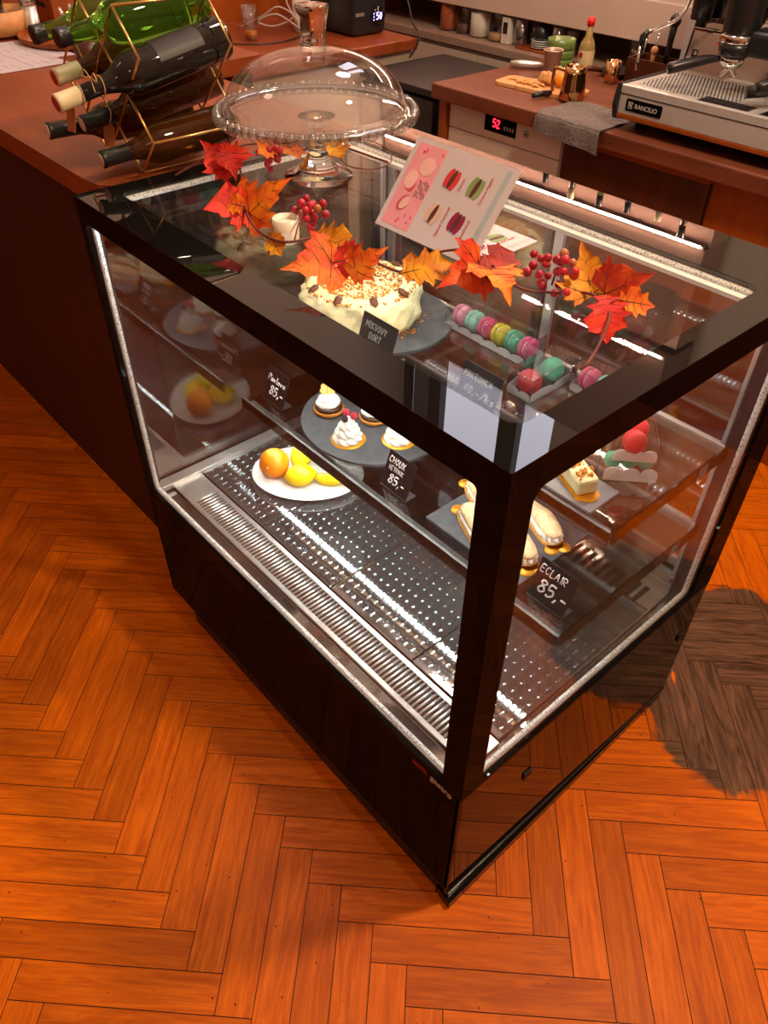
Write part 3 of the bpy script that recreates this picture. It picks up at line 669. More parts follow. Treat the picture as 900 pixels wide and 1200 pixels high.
# ---------------------------------------------------------------- macarons
MC={k:pb('macaron_'+k,v,.6,var=.05,vs=80,sss=.1) for k,v in dict(pink='#d9527b',red='#d2343f',teal='#3fae8c',yellow='#d9c33c',mint='#8fc9ae',cream='#e9dcc0',rose='#e08a9c').items()}
def macaron(loc,colr,lab,rot,group,first={}):
    t=T('macaron',lab,'macaron',loc,rot,group)
    sh=[(r*1.15,z*1.1) for r,z in [(.0195,.0),(.0215,.0015),(.0205,.0035),(.021,.005),(.0195,.009),(.0155,.012),(.009,.0138),(.001,.0142)]]
    def shell(s): 
        return MB().lathe([(r,s*(.003+z)) for r,z in sh],30,fn=lambda a,q:1+(.035*cos(21*a) if q<.3 else 0))
    O('macaron_shell',shell(1),MC[colr],t,local=True); O('macaron_shell',shell(-1),MC[colr],t,local=True)
    O('filling',MB().lathe([(.017,-.0035),(.0185,0),(.017,.0035)],24),MC['cream'],t,local=True); return t
M['clearbox']=thin('clear_plastic_box',(.95,.96,.96),.11,.03)
M['liner']=pb('scalloped_white_liner','#e6dcd8',.6,var=.03)
def scallop(mb,x0,x1,y,z,h,n,axis=0,m=0):
    """paper strip with a row of round scallops along its upper edge"""
    P0=[];w=(x1-x0)/n
    for i in range(n):
        for k in range(9): a=PI-PI*k/8; P0.append((x0+w*(i+.5)+w*.5*cos(a),z+h*.55+h*.45*sin(a)))
    P0=[(x1,z)]+P0[::-1]+[(x0,z)]
    X=Matrix(((1,0,0,0),(0,0,1,y),(0,1,0,0),(0,0,0,1))) if axis==0 else Matrix(((0,0,1,y),(1,0,0,0),(0,1,0,0),(0,0,0,1)))
    mb.prism(P0,-.0004,.0004,m,X); return mb
def clear_box(x0,x1,y0,y1,h,lab,ns):
    z=ZU+.001; t=T('macaron_box',lab,'box',((x0+x1)/2,(y0+y1)/2,z),group='clear macaron boxes')
    b=MB(); e=.0006
    b.box(x0,x1,y0,y0+e,z,z+h); b.box(x0,x1,y1-e,y1,z,z+h); b.box(x0,x0+e,y0,y1,z,z+h); b.box(x1-e,x1,y0,y1,z,z+h); b.box(x0,x1,y0,y1,z+h,z+h+e); b.box(x0,x1,y0,y1,z,z+e)
    O('clear_sleeve',b,M['clearbox'],t)
    b=MB()
    for a,c,d,f in ((x0,x1,y0,y0),(x0,x1,y1,y1)):
        for zz in (z,z+h): b.tube([(a,d,zz),(c,f,zz)],.0007,4)
    for xx in (x0,x1):
        for zz in (z,z+h): b.tube([(xx,y0,zz),(xx,y1,zz)],.0007,4)
        for yy in (y0,y1): b.tube([(xx,yy,z),(xx,yy,z+h)],.0007,4)
    O('box_folds',b,thin('box_fold_edge',(.8,.8,.8),.35,.1),t)
    b=MB(); scallop(b,x0+.003,x1-.003,y0+.002,z+.001,.018,ns); scallop(b,y0+.003,y1-.003,x1-.002,z+.001,.020,2,1); scallop(b,y0+.003,y1-.003,x0+.002,z+.001,.020,2,1)
    O('scalloped_liner',b,M['liner'],t); return t
GA='macarons in the case'
clear_box(-.735,-.490,.655,.720,.056,'long clear box with a row of six macarons on the upper shelf',6)
for k,(c_,nm) in enumerate((('rose','first macaron, dusty rose, at the left end of the long clear box'),('mint','second macaron, mint, in the long clear box'),('pink','third macaron, pink, in the long clear box'),('yellow','yellow macaron in the long clear box'),('teal','fifth macaron, teal green, in the long clear box'),('pink','large pink macaron at the right end of the long clear box'))):
    macaron((-.712+k*.040,.688,ZU+.027),c_,nm,(0,PI/2,0),GA)
clear_box(-.455,-.390,.555,.705,.054,'clear box with a red macaron in front and a teal one behind',2)
macaron((-.422,.588,ZU+.027),'red','red macaron at the near end of the clear box',(PI/2-.5,0,0),GA)
macaron((-.422,.660,ZU+.027),'teal','teal macaron at the far end of the clear box behind the red one',(PI/2-.3,0,.2),GA)
clear_box(-.375,-.275,.660,.720,.054,'clear box with a pink and a mint macaron beside the top border',3)
macaron((-.348,.690,ZU+.027),'pink','pink macaron in the clear box beside the top border',(0,PI/2,0),GA)
macaron((-.305,.690,ZU+.027),'mint','mint macaron in the clear box beside the top border',(0,PI/2,0),GA)
# gift bag seen through the right side glass
bx,by=-.135,.528
t=T('macaron_bag','clear gift bag of red and green macarons seen through the right side glass','bag',(bx,by,ZU),(0,0,0))
X=Matrix.Translation((bx,by,ZU+.001))@Matrix.Rotation(.75,4,'Z')@Matrix.Scale(1.12,4)
b=MB(); vs=[];fs=[];rr=random.Random(11)
for i in range(9):
    s=i/8
    for j in range(28):
        a=2*PI*j/28; sx=.047*(1-.55*s*s)+.0; sy=.036*(1-.5*s**1.5)
        q=1+rr.uniform(-.035,.035)*(.3+s)
        vs.append((abs(cos(a))**.5*math.copysign(1,cos(a))*sx*q,abs(sin(a))**.5*math.copysign(1,sin(a))*sy*q,.105*s))
for i in range(8):
    for j in range(28): fs.append((i*28+j,i*28+(j+1)%28,(i+1)*28+(j+1)%28,(i+1)*28+j))
b.add(vs,fs,0,True,X); O('clear_bag',b,M['clearbox'],t)
b=MB()
s=MB(); scallop(s,-.042,.042,-.033,.002,.026,3); scallop(s,-.034,.034,-.028,.038,.022,3)
for v in s.v: v.xyz=X@v
O('scalloped_liner',s,M['liner'],t)
MBG='macarons in the gift bag'
for dx,dz,c_,nm in ((-.026,.022,'teal','green macaron at the lower left inside the gift bag'),(.0,.022,'teal','green macaron at the lower middle inside the gift bag'),(.026,.022,'teal','green macaron at the lower right inside the gift bag')):
    p=X@Vector((dx,-.004,dz)); macaron(p,c_,nm,(1.25,0,.9),MBG).scale=(.6,.6,.6)
for dx,dz,c_,nm in ((-.002,.066,'red','red macaron on top at the front inside the gift bag'),(.004,.070,'red','red macaron behind the front one inside the gift bag')):
    p=X@Vector((dx,-.014 if dx<0 else .016,dz)); macaron(p,c_,nm,(1.25,0,.9),MBG).scale=(.85,.85,.85)
# white cream rolls further back
for k,(x,y,lab) in enumerate(((-.30,.52,'white swirled cream cake on the upper shelf in front of the boxes'),)):
    z=ZU; t=T('cream_cake',lab,'cake',(x,y,z)); 
    O('cake_card',MB().lathe([(.036,0.0005),(.036,.002)],36,(x,y,z)),M['goldcard'],t)
    b=MB(); swirl(b,(x,y,z+.002),.031,.045,3,9,.12); O('cream',b,M['meringue'],t)

# ---------------------------------------------------------------- on top of the case
zt=H+.0008
# cake stand
sx,sy=-.888,.42
M['crystal']=pb('pressed_clear_glass',(1,1,1,1),.02,0,.5,1.0,1.48,var=0)
t=T('cake_stand','clear pressed glass footed cake stand on top of the display case','cake stand',(sx,sy,zt))
pf=[(.0,.0),(.066,.0),(.069,.003),(.066,.006),(.052,.012),(.032,.026),(.020,.044),(.0135,.062),(.017,.074),(.0135,.088),(.020,.100),(.036,.112),(.0,.112)]
O('foot',MB().lathe([(max(r,.0005),z) for r,z in pf],48,(sx,sy,zt)),M['crystal'],t)
zp=zt+.112
O('plate',MB().lathe([(.0005,0),(.165,.0),(.182,.004),(.184,.0065),(.165,.007),(.0005,.007)],96,(sx,sy,zp+.0)),thin('stand_plate_glass',(.92,.94,.94),.04),t,label='clear round plate of the stand')
b=MB(); n=64
for k in range(n):
    a=2*PI*k/n; b.sph((sx+.188*cos(a),sy+.188*sin(a),zp+.008),(.0095,.0095,.011),12,8)
O('beaded_rim',b,thin('beaded_rim_glass',(.80,.82,.82),.16),t,label='scalloped beaded rim')
O('rim_ring',MB().lathe([(.172,.008),(.176,.0125),(.180,.008)],96,(sx,sy,zp),caps=False),thin('rim_ring_glass',(.85,.87,.87),.3),t)
t=T('glass_dome','clear glass dome with a solid glass knob covering the empty cake stand','glass dome',(sx,sy,zp+.012))
zd0=zp+.013; R_=.171; hd=.100; prof=[]
for k in range(31):
    p=PI/2*k/30; prof.append((max(R_*cos(p)**.9,.001),hd*sin(p)))
O('dome',MB().lathe(prof,96,(sx,sy,zd0),caps=False),thin('dome_glass',(.94,.955,.955),.10),t)
O('dome_edge',MB().lathe([(R_-.001,0),(R_+.002,0.001),(R_+.001,.004),(R_-.001,.0035)],96,(sx,sy,zd0),caps=False),thin('dome_edge_glass',(.8,.82,.82),.3),t)
kz=zd0+hd-.004
O('knob',MB().lathe([(.0005,0),(.022,.0),(.0235,.006),(.0225,.014),(.0215,.018),(.024,.035),(.028,.055),(.0305,.067),(.030,.070),(.0265,.071),(.0005,.069)],40,(sx,sy,kz)),M['crystal'],t)
# votive cup
t=T('candle_cup','small cream candle cup on the glass top under the big orange leaf','candle holder',(-.668,.182,zt))
O('cup_body',MB().lathe([(.019,0),(.021,.003),(.0225,.040),(.021,.040),(.019,.012),(.001,.010)],36,(-.668,.182,zt)),M['cream'],t)
O('candle',MB().lathe([(.0185,.012),(.0192,.032),(.001,.033)],28,(-.668,.182,zt)),pb('candle_wax','#f1ead8',.5,sss=.2),t)
# macaron menu in an acrylic holder
mx0,mx1,my0=-.628,-.395,.344; dy,dz=.100,.126; hl=math.hypot(dy,dz)
XM=frame((mx0,my0,zt+.003),(1,0,0),(0,dy,dz))
mw=mx1-mx0
t=T('menu_stand','leaning acrylic stand with a pink and white macaron menu on the glass top','menu',(mx0+mw/2,my0,zt))
b=MB(); b.box(-.002,mw+.002,-.002,hl+.002,-.0045,-.0022,0,0,XM); b.box(mx0,mx1,my0,my0+.16,zt+.0002,zt+.0022); O('acrylic_holder',b,M['acrylic'],t)
def menu(mb_x,w,h,par,name,lab=None):
    """printed card: x along its long side; slots paper,pink,stripe,shells"""
    mats=[M['paper'],pb('menu_pink','#e79aa6',.6,var=.05),pb('menu_stripe','#a9b4bd',.6),MC['red'],pb('menu_green','#7f9a5e',.6),pb('menu_caramel','#d8b39c',.6),pb('menu_magenta','#8e1648',.6),pb('menu_dark','#5a2a26',.6),pb('menu_ink','#4a4048',.7),pb('menu_rose','#c9555f',.6),pb('menu_pale_rose','#e9b7b2',.6)]
    b=MB(); b.box(0,w,0,h,-.002,0,0,0,mb_x)
    L1=.0003
    b.box(.10*w,.36*w,.07*h,.94*h,0,L1,1,0,mb_x) if False else b.box(.045*w,.335*w,.05*h,.95*h,0,L1,1,0,mb_x)
    b.box(.90*w,.945*w,.04*h,.96*h,0,L1,2,0,mb_x)
    def mac(cx,cy,a,c1,c2,s=1.0):
        X=mb_x@Matrix.Translation((cx*w,cy*h,L1))@Matrix.Rotation(a,4,'Z')@Matrix.Scale(s,4)
        for off,sl,wd in ((-.0075,c1,.0075),(.0,c2,.0045),(.0072,c1,.0070)):
            pts=[(off+wd*cos(q*PI/8)*1.0,.017*sin(q*PI/8)) for q in range(16)]
            b.prism(pts,0,.0003+ (.0002 if sl==c2 else 0),sl,X)
    mac(.49,.70,-.15,3,7); mac(.72,.70,-.15,4,7); mac(.48,.32,-.15,5,7); mac(.71,.32,-.15,6,7)
    def disc(cx,cy,rx,ry,a,sl,z=.0004):
        X=mb_x@Matrix.Translation((cx*w,cy*h,z))@Matrix.Rotation(a,4,'Z'); b.prism([(rx*cos(q*PI/10),ry*sin(q*PI/10)) for q in range(20)],0,.0003,sl,X)
    disc(.225,.73,.0165,.0155,0,10); disc(.225,.73,.0165,.010,1,9,.0002)
    disc(.13,.56,.0135,.0165,0,10); disc(.155,.53,.010,.0165,.2,9,.0002)
    disc(.165,.31,.011,.0155,-.5,9); disc(.178,.315,.008,.013,-.5,10,.0006)
    rq=random.Random(2)
    for k in range(14): disc(rq.uniform(.06,.31),rq.choice((rq.uniform(.08,.2),rq.uniform(.86,.93),rq.uniform(.4,.9))),.0032,.0013,rq.uniform(0,3),rq.choice((9,3)),.0003)
    Xt=mb_x@Matrix.Rotation(PI/2,4,'Z')
    for k in range(6):
        x0=(.225+.018*k)*w; y0=(.40+.01*(k%2))*h; n=7
        for q in range(n):
            if (q+k)%4==3: continue
            b.box(x0,x0+.0018,y0+q*.0042,y0+q*.0042+.0034,L1,L1+.0003,8,0,mb_x)
    for tx,cx,cy,al in (('Raspberry',.815,.18,'L'),('Green Apple',.825,.57,'L'),('Salted Caramel',.60,.12,'L'),('Exotic',.60,.62,'L')):
        font(b,tx,mb_x@Matrix.Translation((cx*w,cy*h,.0006))@Matrix.Rotation(PI/2,4,'Z'),.0085,9,depth=.0001)
    return O(name,b,mats,par,label=lab)
menu(XM,mw,hl,t,'menu_card')
Xb=frame((mx0+.06,my0+.150,zt+.0045),(.97,-.02,0),(0,-1,0)) if False else Matrix.Translation((-.575,.352,zt+.005))@Matrix.Rotation(.02,4,'Z')
menu(Xb,.19,.145,t,'base_card','flat white menu card lying on the holder foot')
# ---------------------------------------------------------------- autumn garland lying on the glass
def leafmat(name,c1,c2):
    m,n,l,out=new(name); b=n.new('ShaderNodeBsdfPrincipled'); tr=n.new('ShaderNodeBsdfTranslucent'); mx=n.new('ShaderNodeMixShader'); mx.inputs[0].default_value=.25
    tc=n.new('ShaderNodeTexCoord'); t=n.new('ShaderNodeTexNoise'); t.inputs['Scale'].default_value=26; t.inputs['Detail'].default_value=4; l.new(tc.outputs['Object'],t.inputs['Vector'])
    r=n.new('ShaderNodeValToRGB'); e=r.color_ramp.elements; e[0].position=.36; e[1].position=.66; e[0].color=lin(c1); e[1].color=lin(c2); l.new(t.outputs['Fac'],r.inputs[0])
    l.new(r.outputs[0],b.inputs['Base Color']); l.new(r.outputs[0],tr.inputs[0]); b.inputs['Roughness'].default_value=.6
    l.new(b.outputs[0],mx.inputs[1]); l.new(tr.outputs[0],mx.inputs[2]); l.new(mx.outputs[0],out.inputs[0]); return m
LM={'red':leafmat('leaf_red','#d01208','#f03a10'),'orange':leafmat('leaf_orange','#e2480c','#f5900e'),'orange2':leafmat('leaf_bright_orange','#ee5a08','#fba008'),'yellow':leafmat('leaf_amber','#d87a08','#f6b51a'),'redor':leafmat('leaf_red_orange','#da2f08','#f5701a'),'dred':leafmat('leaf_dark_red','#8e1410','#c43018')}
M['vein']=pb('leaf_vein','#6e2408',.6); M['stem']=pb('garland_stem','#6b2f24',.6,var=.2)
GX,GY=-.52,.26
gar=T('leaf_garland','artificial autumn garland of red and orange leaves with berries along the glass top','garland',(GX,GY,zt))
LV=[
 ((-0.91, 0.229, 1.2),(-0.971, 0.205, 1.25),0,'red'),
 ((-0.914, 0.242, 1.225),(-0.841, 0.2, 1.18),0,'red'),
 ((-0.966, 0.376, 1.2),(-0.937, 0.28, 1.2),1,'orange'),
 ((-0.991, 0.407, 1.2),(-0.853, 0.379, 1.185),1,'orange2'),
 ((-0.95, 0.495, 1.19),(-0.78, 0.437, 1.185),1,'yellow'),
 ((-0.737, 0.152, 1.185), (-0.7, 0.212, 1.235), 0, 'orange2'),
 ((-0.752, 0.155, 1.19),(-0.772, 0.07, 1.2),0,'red'),
 ((-0.734, 0.146, 1.2),(-0.78, 0.121, 1.2),1,'orange2'),
 ((-0.647, 0.135, 1.185),(-0.602, 0.121, 1.165),1,'yellow'),
 ((-0.606, 0.194, 1.185),(-0.506, 0.197, 1.18),1,'yellow'),
 ((-0.499, 0.147, 1.18),(-0.52, 0.059, 1.19),0,'orange'),
 ((-0.539, 0.188, 1.18),(-0.465, 0.175, 1.17),1,'red'),
 ((-0.471, 0.168, 1.17),(-0.45, 0.211, 1.2),0,'orange'),
 ((-0.415, 0.209, 1.175),(-0.368, 0.286, 1.185),1,'yellow'),
 ((-0.328, 0.294, 1.19),(-0.343, 0.189, 1.175),0,'redor'),
 ((-0.305, 0.28, 1.19),(-0.328, 0.376, 1.2),1,'dred'),
 ((-0.313, 0.299, 1.195),(-0.229, 0.259, 1.17),0,'orange2'),
 ((-0.183, 0.375, 1.175),(-0.236, 0.404, 1.23),0,'yellow'),
 ((-0.168, 0.378, 1.18),(-0.116, 0.404, 1.22),0,'redor'),
 ((-0.152, 0.365, 1.19),(-0.107, 0.312, 1.165),1,'red'),
 ((-0.133, 0.359, 1.19),(-0.095, 0.389, 1.19),1,'orange2'),
]
main = [(-1.023, 0.176, 1.17), (-0.987, 0.234, 1.2), (-1.007, 0.325, 1.2), (-0.968, 0.391, 1.2), (-0.951, 0.484, 1.19), (-0.771, 0.501, 1.19)]
a = [(-0.899, 0.245, 1.21), (-0.825, 0.203, 1.2), (-0.762, 0.161, 1.19), (-0.683, 0.133, 1.18), (-0.626, 0.13, 1.18), (-0.601, 0.15, 1.18), (-0.592, 0.204, 1.18), (-0.571, 0.232, 1.175), (-0.511, 0.217, 1.17), (-0.465, 0.222, 1.165), (-0.422, 0.227, 1.17), (-0.425, 0.275, 1.18), (-0.399, 0.304, 1.19), (-0.356, 0.305, 1.2), (-0.311, 0.305, 1.19), (-0.269, 0.319, 1.17), (-0.228, 0.346, 1.17), (-0.194, 0.371, 1.175), (-0.163, 0.363, 1.18), (-0.125, 0.336, 1.18), (-0.097, 0.285, 1.175), (-0.078, 0.233, 1.165), (-0.082, 0.223, 1.157)]
wire = [(-0.926, 0.498, 1.17), (-0.884, 0.497, 1.155), (-0.839, 0.528, 1.155), (-0.839, 0.569, 1.16), (-0.88, 0.598, 1.17), (-0.894, 0.563, 1.19)]
tw1 = [(-0.825, 0.203, 1.2), (-0.785, 0.205, 1.2)]
tw2 = [(-0.601, 0.15, 1.18), (-0.614, 0.17, 1.2), (-0.658, 0.214, 1.2)]
tw3 = [(-0.356, 0.305, 1.2), (-0.319, 0.282, 1.19)]
BC= [(-0.967, 0.369, 1.185), (-0.66, 0.223, 1.19), (-0.248, 0.365, 1.185)]
for k,(p,q,kind,c_) in enumerate(LV):
    p,q=Vector(p),Vector(q); d=q-p; rk=random.Random(k+20)
    up=Vector((.50+rk.uniform(-.25,.25),-.45+rk.uniform(-.25,.25),.62)); y=d.normalized(); x=y.cross(up).normalized(); z=x.cross(y)
    X=Matrix((x,y,z)).transposed().to_4x4(); X.translation=p
    ln=min(max(d.length*1.12,.055),{5:.112,0:.075,1:.068,6:.07,8:.05,2:.06,7:.055}.get(k,.084)); 
    X=X@Matrix.Diagonal((1.0 if kind==0 else 1.1,1,1,1))
    lf=leaf_mesh(kind,ln,X,rk.uniform(.1,.35),rk.uniform(.05,.25),rk.uniform(.1,.22),.0006,True,k)
    for v in lf.v: v.z=max(v.z,zt+.002)
    nm={'red':'red','orange':'orange','orange2':'bright orange','yellow':'amber yellow','redor':'red orange','dred':'dark red'}[c_]
    O('leaf',lf,[LM[c_],M['vein']],gar,label=nm+(' maple leaf' if kind==0 else ' lobed leaf'))
b=MB(); up_=lambda Q:[Vector((x,y,max(z,zt+.004))) for x,y,z in Q]
b.tube(curve(up_(main),6),.0022,6); b.tube(curve(up_(a),6),.0021,6); b.tube(curve(up_(wire),6),.0013,6)
for q in (tw1,tw2,tw3): b.tube(curve(up_(q),4),.0014,6)
for k,(p,q,kind,c_) in enumerate(LV):
    al=[Vector(v) for v in up_(main)+curve(up_(a),3)]; p=Vector(p); n_=min(al,key=lambda w:(w-p).length); 
    if (n_-p).length>.004: b.tube([n_,(n_+p)/2+Vector((0,0,.004)),p],.0011,5)
O('stem',b,M['stem'],gar)
BM=[pb('berry_red','#c32438',.3,var=.1,coat=.3),pb('berry_deep_red','#a3152a',.3,var=.1,coat=.3),pb('berry_tan','#b06a45',.35,var=.1,coat=.2)]
for k,(bx_,by_,bz_) in enumerate(BC):
    rk=random.Random(50+k); cl=MB(); cl.tube([(bx_,by_,bz_-.016),(bx_+.004,by_,bz_+.012)],.0015,6)
    bc=O('berry_cluster',cl,M['stem'],gar,label=('red berry cluster below the cake plate','red berry cluster beside the candle cup','red and tan berry cluster at the right')[k])
    n_=26 if k==2 else 20; put=[]; tries=0
    while len(put)<n_ and tries<4000:
        tries+=1
        if k==2: o=Vector((rk.gauss(0,.020),rk.gauss(0,.011),rk.gauss(.010,.014))); 
        elif k==1: o=Vector((rk.gauss(0,.016),rk.gauss(0,.009),rk.gauss(.004,.009)))
        else: o=Vector((rk.gauss(0,.013),rk.gauss(0,.010),rk.gauss(.0,.013)))
        c0=Vector((bx_,by_,bz_))+o
        if c0.z<zt+.0075 or any((c0-w).length<.0115 for w in put): continue
        put.append(c0)
    for i,c0 in enumerate(put):
        m_=rk.choice((0,0,0,1,1,2 if k>0 else 0)); O('berry',MB().sph(c0,.0068*rk.uniform(.88,1.08),14,10),BM[m_],bc)
# ---------------------------------------------------------------- bar counter, wine rack and its bottles
t=T('bar_counter','dark veneered bar counter with an oiled wood top, left of the pastry case','counter',(-2.25,.5,0))
b=MB(); b.prism([(-3.38,.065),(-1.20,.065),(-1.15,.072),(-1.118,.10),(-1.112,.14),(-1.112,.72),(-1.9,.72),(-1.9,.98),(-3.38,.98)],1.095,1.14); O('counter_top',b,M['counter_top'],t)
b=MB(); b.prism([(-3.38,.115),(-1.13,.115),(-1.13,.69),(-1.92,.69),(-1.92,.95),(-3.38,.95)],0,1.095); O('counter_body',b,M['counter_body'],t)
# brass rack: two zigzag diamond lattices joined by rods
rk_=T('wine_rack','brass wire wine rack of diamond cells holding bottles on the bar counter','wine rack',(-1.26,.27,1.141))
h_=.072; cz0=1.1435+h_
def dia(y):
    segs=[]; 
    for (cx_,cz_) in ((-1.15,cz0),(-1.294,cz0),(-1.222,cz0+h_),(-1.15,cz0+2*h_),(-1.294,cz0+2*h_),(-1.366,cz0+h_)):
        segs.append([(cx_,y,cz_-h_),(cx_+h_,y,cz_),(cx_,y,cz_+h_),(cx_-h_,y,cz_)])
    return segs
for y,lab in ((.170,'front lattice'),(.365,'rear lattice')):
    b=MB()
    for s in dia(y): b.tube(s,.0027,8,True)
    O('lattice',b,M['gold'],rk_,label=lab)
for x_,z_ in ((-1.15,1.1435),(-1.294,1.1435),(-1.15,cz0+3*h_),(-1.294,cz0+3*h_),(-1.15+h_,cz0),(-1.438,cz0+h_)):
    O('rod',MB().tube([(x_,.170,z_),(x_,.365,z_)],.0027,8),M['gold'],rk_)
M['gb']=pb('green_bottle_glass',(.20,.46,.05,1),.03,trans=.95,ior=1.3,var=0)
M['ab']=pb('amber_bottle_glass',(.085,.026,.004,1),.03,trans=.5,ior=1.35,var=0)
M['db']=pb('dark_bottle_glass',(.010,.007,.006,1),.05,var=0)
M['capsule_black']=pb('black_capsule',(.012,.011,.012,1),.35); M['capsule_cream']=pb('cream_capsule','#cdbd95',.45,var=.08); M['kraft']=pb('kraft_tag','#a4622f',.7,var=.1); M['twine']=pb('twine','#c39a6a',.8)
M['capsule_end']=pb('capsule_end','#cbb3a5',.5)
def bottle(tip,end,r,mat,cap,lab,capend=None,big=False,label_=None,caplen=.062,neck=.0145,shoulder=.44):
    tip,end=Vector(tip),Vector(end); ln=(end-tip).length; X=Matrix.Translation(end)@(tip-end).to_track_quat('Z','Y').to_matrix().to_4x4()
    t=T('wine_bottle',lab,'bottle',end,group='wine bottles in the brass rack')
    n0=ln-.005; z1=ln*(1-shoulder)
    pr=[(.0005,.012),(r*.7,.004),(r*.93,0),(r,.008),(r,z1),(r*.97,z1+.012),(r*.80,z1+.030),(r*.55,z1+.046),(neck+.003,z1+.062),(neck,z1+.078),(neck,n0),(.0005,n0)]
    O('bottle_glass',MB().lathe(pr,36,X=X),mat,t)
    b=MB().lathe([(neck+.001,n0-caplen),(neck+.0013,n0-.004),(neck+.002,n0-.003),(neck+.002,n0+.003),(neck,n0+.005),(.0005,n0+.005)],30,X=X); O('capsule',b,cap,t)
    if capend: O('capsule_end',MB().lathe([(neck-.001,n0+.0052),(neck-.0015,n0+.0062),(.0005,n0+.0062)],28,X=X),capend,t)
    if label_:
        a0,z0_,z1_,lm=label_; b=MB(); vs=[];fs=[]
        for i in range(15):
            a=a0-1.1+2.2*i/14
            for z in (z0_,z1_): vs.append(((r+.0006)*cos(a),(r+.0006)*sin(a),z))
        for i in range(14): fs.append((2*i,2*i+2,2*i+3,2*i+1))
        b.add(vs,fs,0,True,X); O('bottle_label',b,lm,t)
    return t
dl=pb('dark_bottle_label','#2a2426',.5,var=.15)
bottle((-1.150,.088,1.184),(-1.150,.385,1.203),.038,M['ab'],M['capsule_black'],'amber bottle with black capsule, lowest and nearest in the brass rack',M['capsule_end'])
bottle((-1.222,.096,1.232),(-1.222,.405,1.275),.0385,M['ab'],M['capsule_black'],'amber bottle with black capsule and hanging kraft tag, second from the case',M['capsule_end'])
bottle((-1.294,.050,1.212),(-1.294,.365,1.203),.038,M['ab'],M['capsule_black'],'bottle with black capsule at the lower left of the rack',M['capsule_end'])
bottle((-1.150,.028,1.293),(-1.150,.390,1.357),.0395,M['db'],M['capsule_cream'],'black bottle with cream capsule and twine bow, large in the upper right cell',pb('capsule_red_end','#a52a2a',.5),label_=(1.4,.06,.16,dl),shoulder=.46,caplen=.045)
bottle((-1.294,.090,1.302),(-1.294,.395,1.348),.0385,M['ab'],M['capsule_cream'],'amber bottle with cream capsule behind the black bottle',pb('capsule_red_rim','#b03030',.5),caplen=.05)
bottle((-1.222,.084,1.379),(-1.222,.392,1.415),.043,M['gb'],M['capsule_black'],'green glass bottle with black stopper, nearer of the two on top',caplen=.020,neck=.0155)
bottle((-1.366,.094,1.363),(-1.366,.400,1.398),.043,M['gb'],M['capsule_black'],'green glass bottle with black stopper, at the far left of the rack top',caplen=.020,neck=.0155)
def tag(x,y,z,rz,lab):
    t=T('gift_tag',lab,'tag',(x,y,z)); X=Matrix.Translation((x,y,z))@Matrix.Rotation(rz,4,'Z')@Matrix.Rotation(PI/2-.25,4,'X')
    O('card',MB().prism([(-.012,-.045),(.012,-.045),(.013,-.008),(.006,.0),(-.006,.0),(-.013,-.008)],-.0005,.0005,0,X),M['kraft'],t)
    return t
tt=tag(-1.222,.150,1.226,.5,'brown kraft tag hanging from the neck of the lower amber bottle')
O('string',MB().tube([(-1.222+.0175*cos(a_),.150+.003*sin(2*a_),1.240+.0175*sin(a_)) for a_ in [2*PI*k/20 for k in range(20)]],.0009,5,True),M['twine'],tt)
tt=tag(-1.165,.060,1.283,.2,'brown kraft tag under the cream capsule of the black bottle')
O('string',MB().tube([(-1.15+.0175*cos(a_),.075,1.302+.0175*sin(a_)) for a_ in [2*PI*k/20 for k in range(20)]],.0009,5,True),M['twine'],tt)
tt=T('twine_bow','beige twine bow tied round the neck of the black bottle','string',(-1.15,.115,1.30))
b=MB(); b.tube([(-1.15+.0185*cos(a_),.118,1.309+.0185*sin(a_)) for a_ in [2*PI*k/20 for k in range(20)]],.0011,5,True)
for s in (1,-1): b.tube(curve([(-1.142,.100,1.325),(-1.142+s*.02,.098,1.338),(-1.142+s*.032,.096,1.326),(-1.142,.100,1.325),(-1.142+s*.03,.09,1.31)],5),.0010,5)
O('bow',b,M['twine'],tt)
# left end of the bar
pap=M['paper']
for k,(x,y,rz,w_,h2,lab) in enumerate(((-2.30,.36,.05,.30,.21,'printed white menu sheet, nearest on the bar counter'),(-2.40,.43,-.03,.30,.21,'printed white menu sheet underneath, farther back on the bar counter'))):
    t=T('menu_sheet',lab,'menu',(x,y,1.1405+.0008*(1-k)),(0,0,rz),group='menu sheets on the bar')
    O('sheet',MB().box(-w_/2,w_/2,-h2/2,h2/2,0,.0006),pap,t,local=True)
    b=MB(); rq=random.Random(k)
    b.box(-w_/2+.01,w_/2-.01,-.004,.0,.0006,.0008)
    for cx_ in (-.10,.0,.10):
        for r_ in range(7):
            b.box(cx_-.035,cx_-.035+rq.uniform(.03,.065),-.09+r_*.025 if r_<3 else -.075+r_*.025,-.084+r_*.025 if r_<3 else -.069+r_*.025,.0006,.0008)
    O('print',b,pb('menu_print','#b5b0c2',.7),t,local=True)
t=T('serving_tray','round brown wooden tray with a raised rim on the bar counter','tray',(-2.45,.66,1.141))
O('tray',MB().lathe([(.19,0),(.205,.004),(.21,.020),(.203,.020),(.195,.008),(.0005,.006)],56,(-2.45,.66,1.141)),M['orange_wood'],t)
cl=T('cutlery_holder','upright bundle of steel cutlery in a small holder behind the wine rack','cutlery',(-2.12,.52,1.141))
O('holder',MB().lathe([(.035,0),(.04,.005),(.042,.06),(.038,.06),(.034,.008),(.0005,.006)],28,(-2.12,.52,1.141)),M['brown_door'],cl)
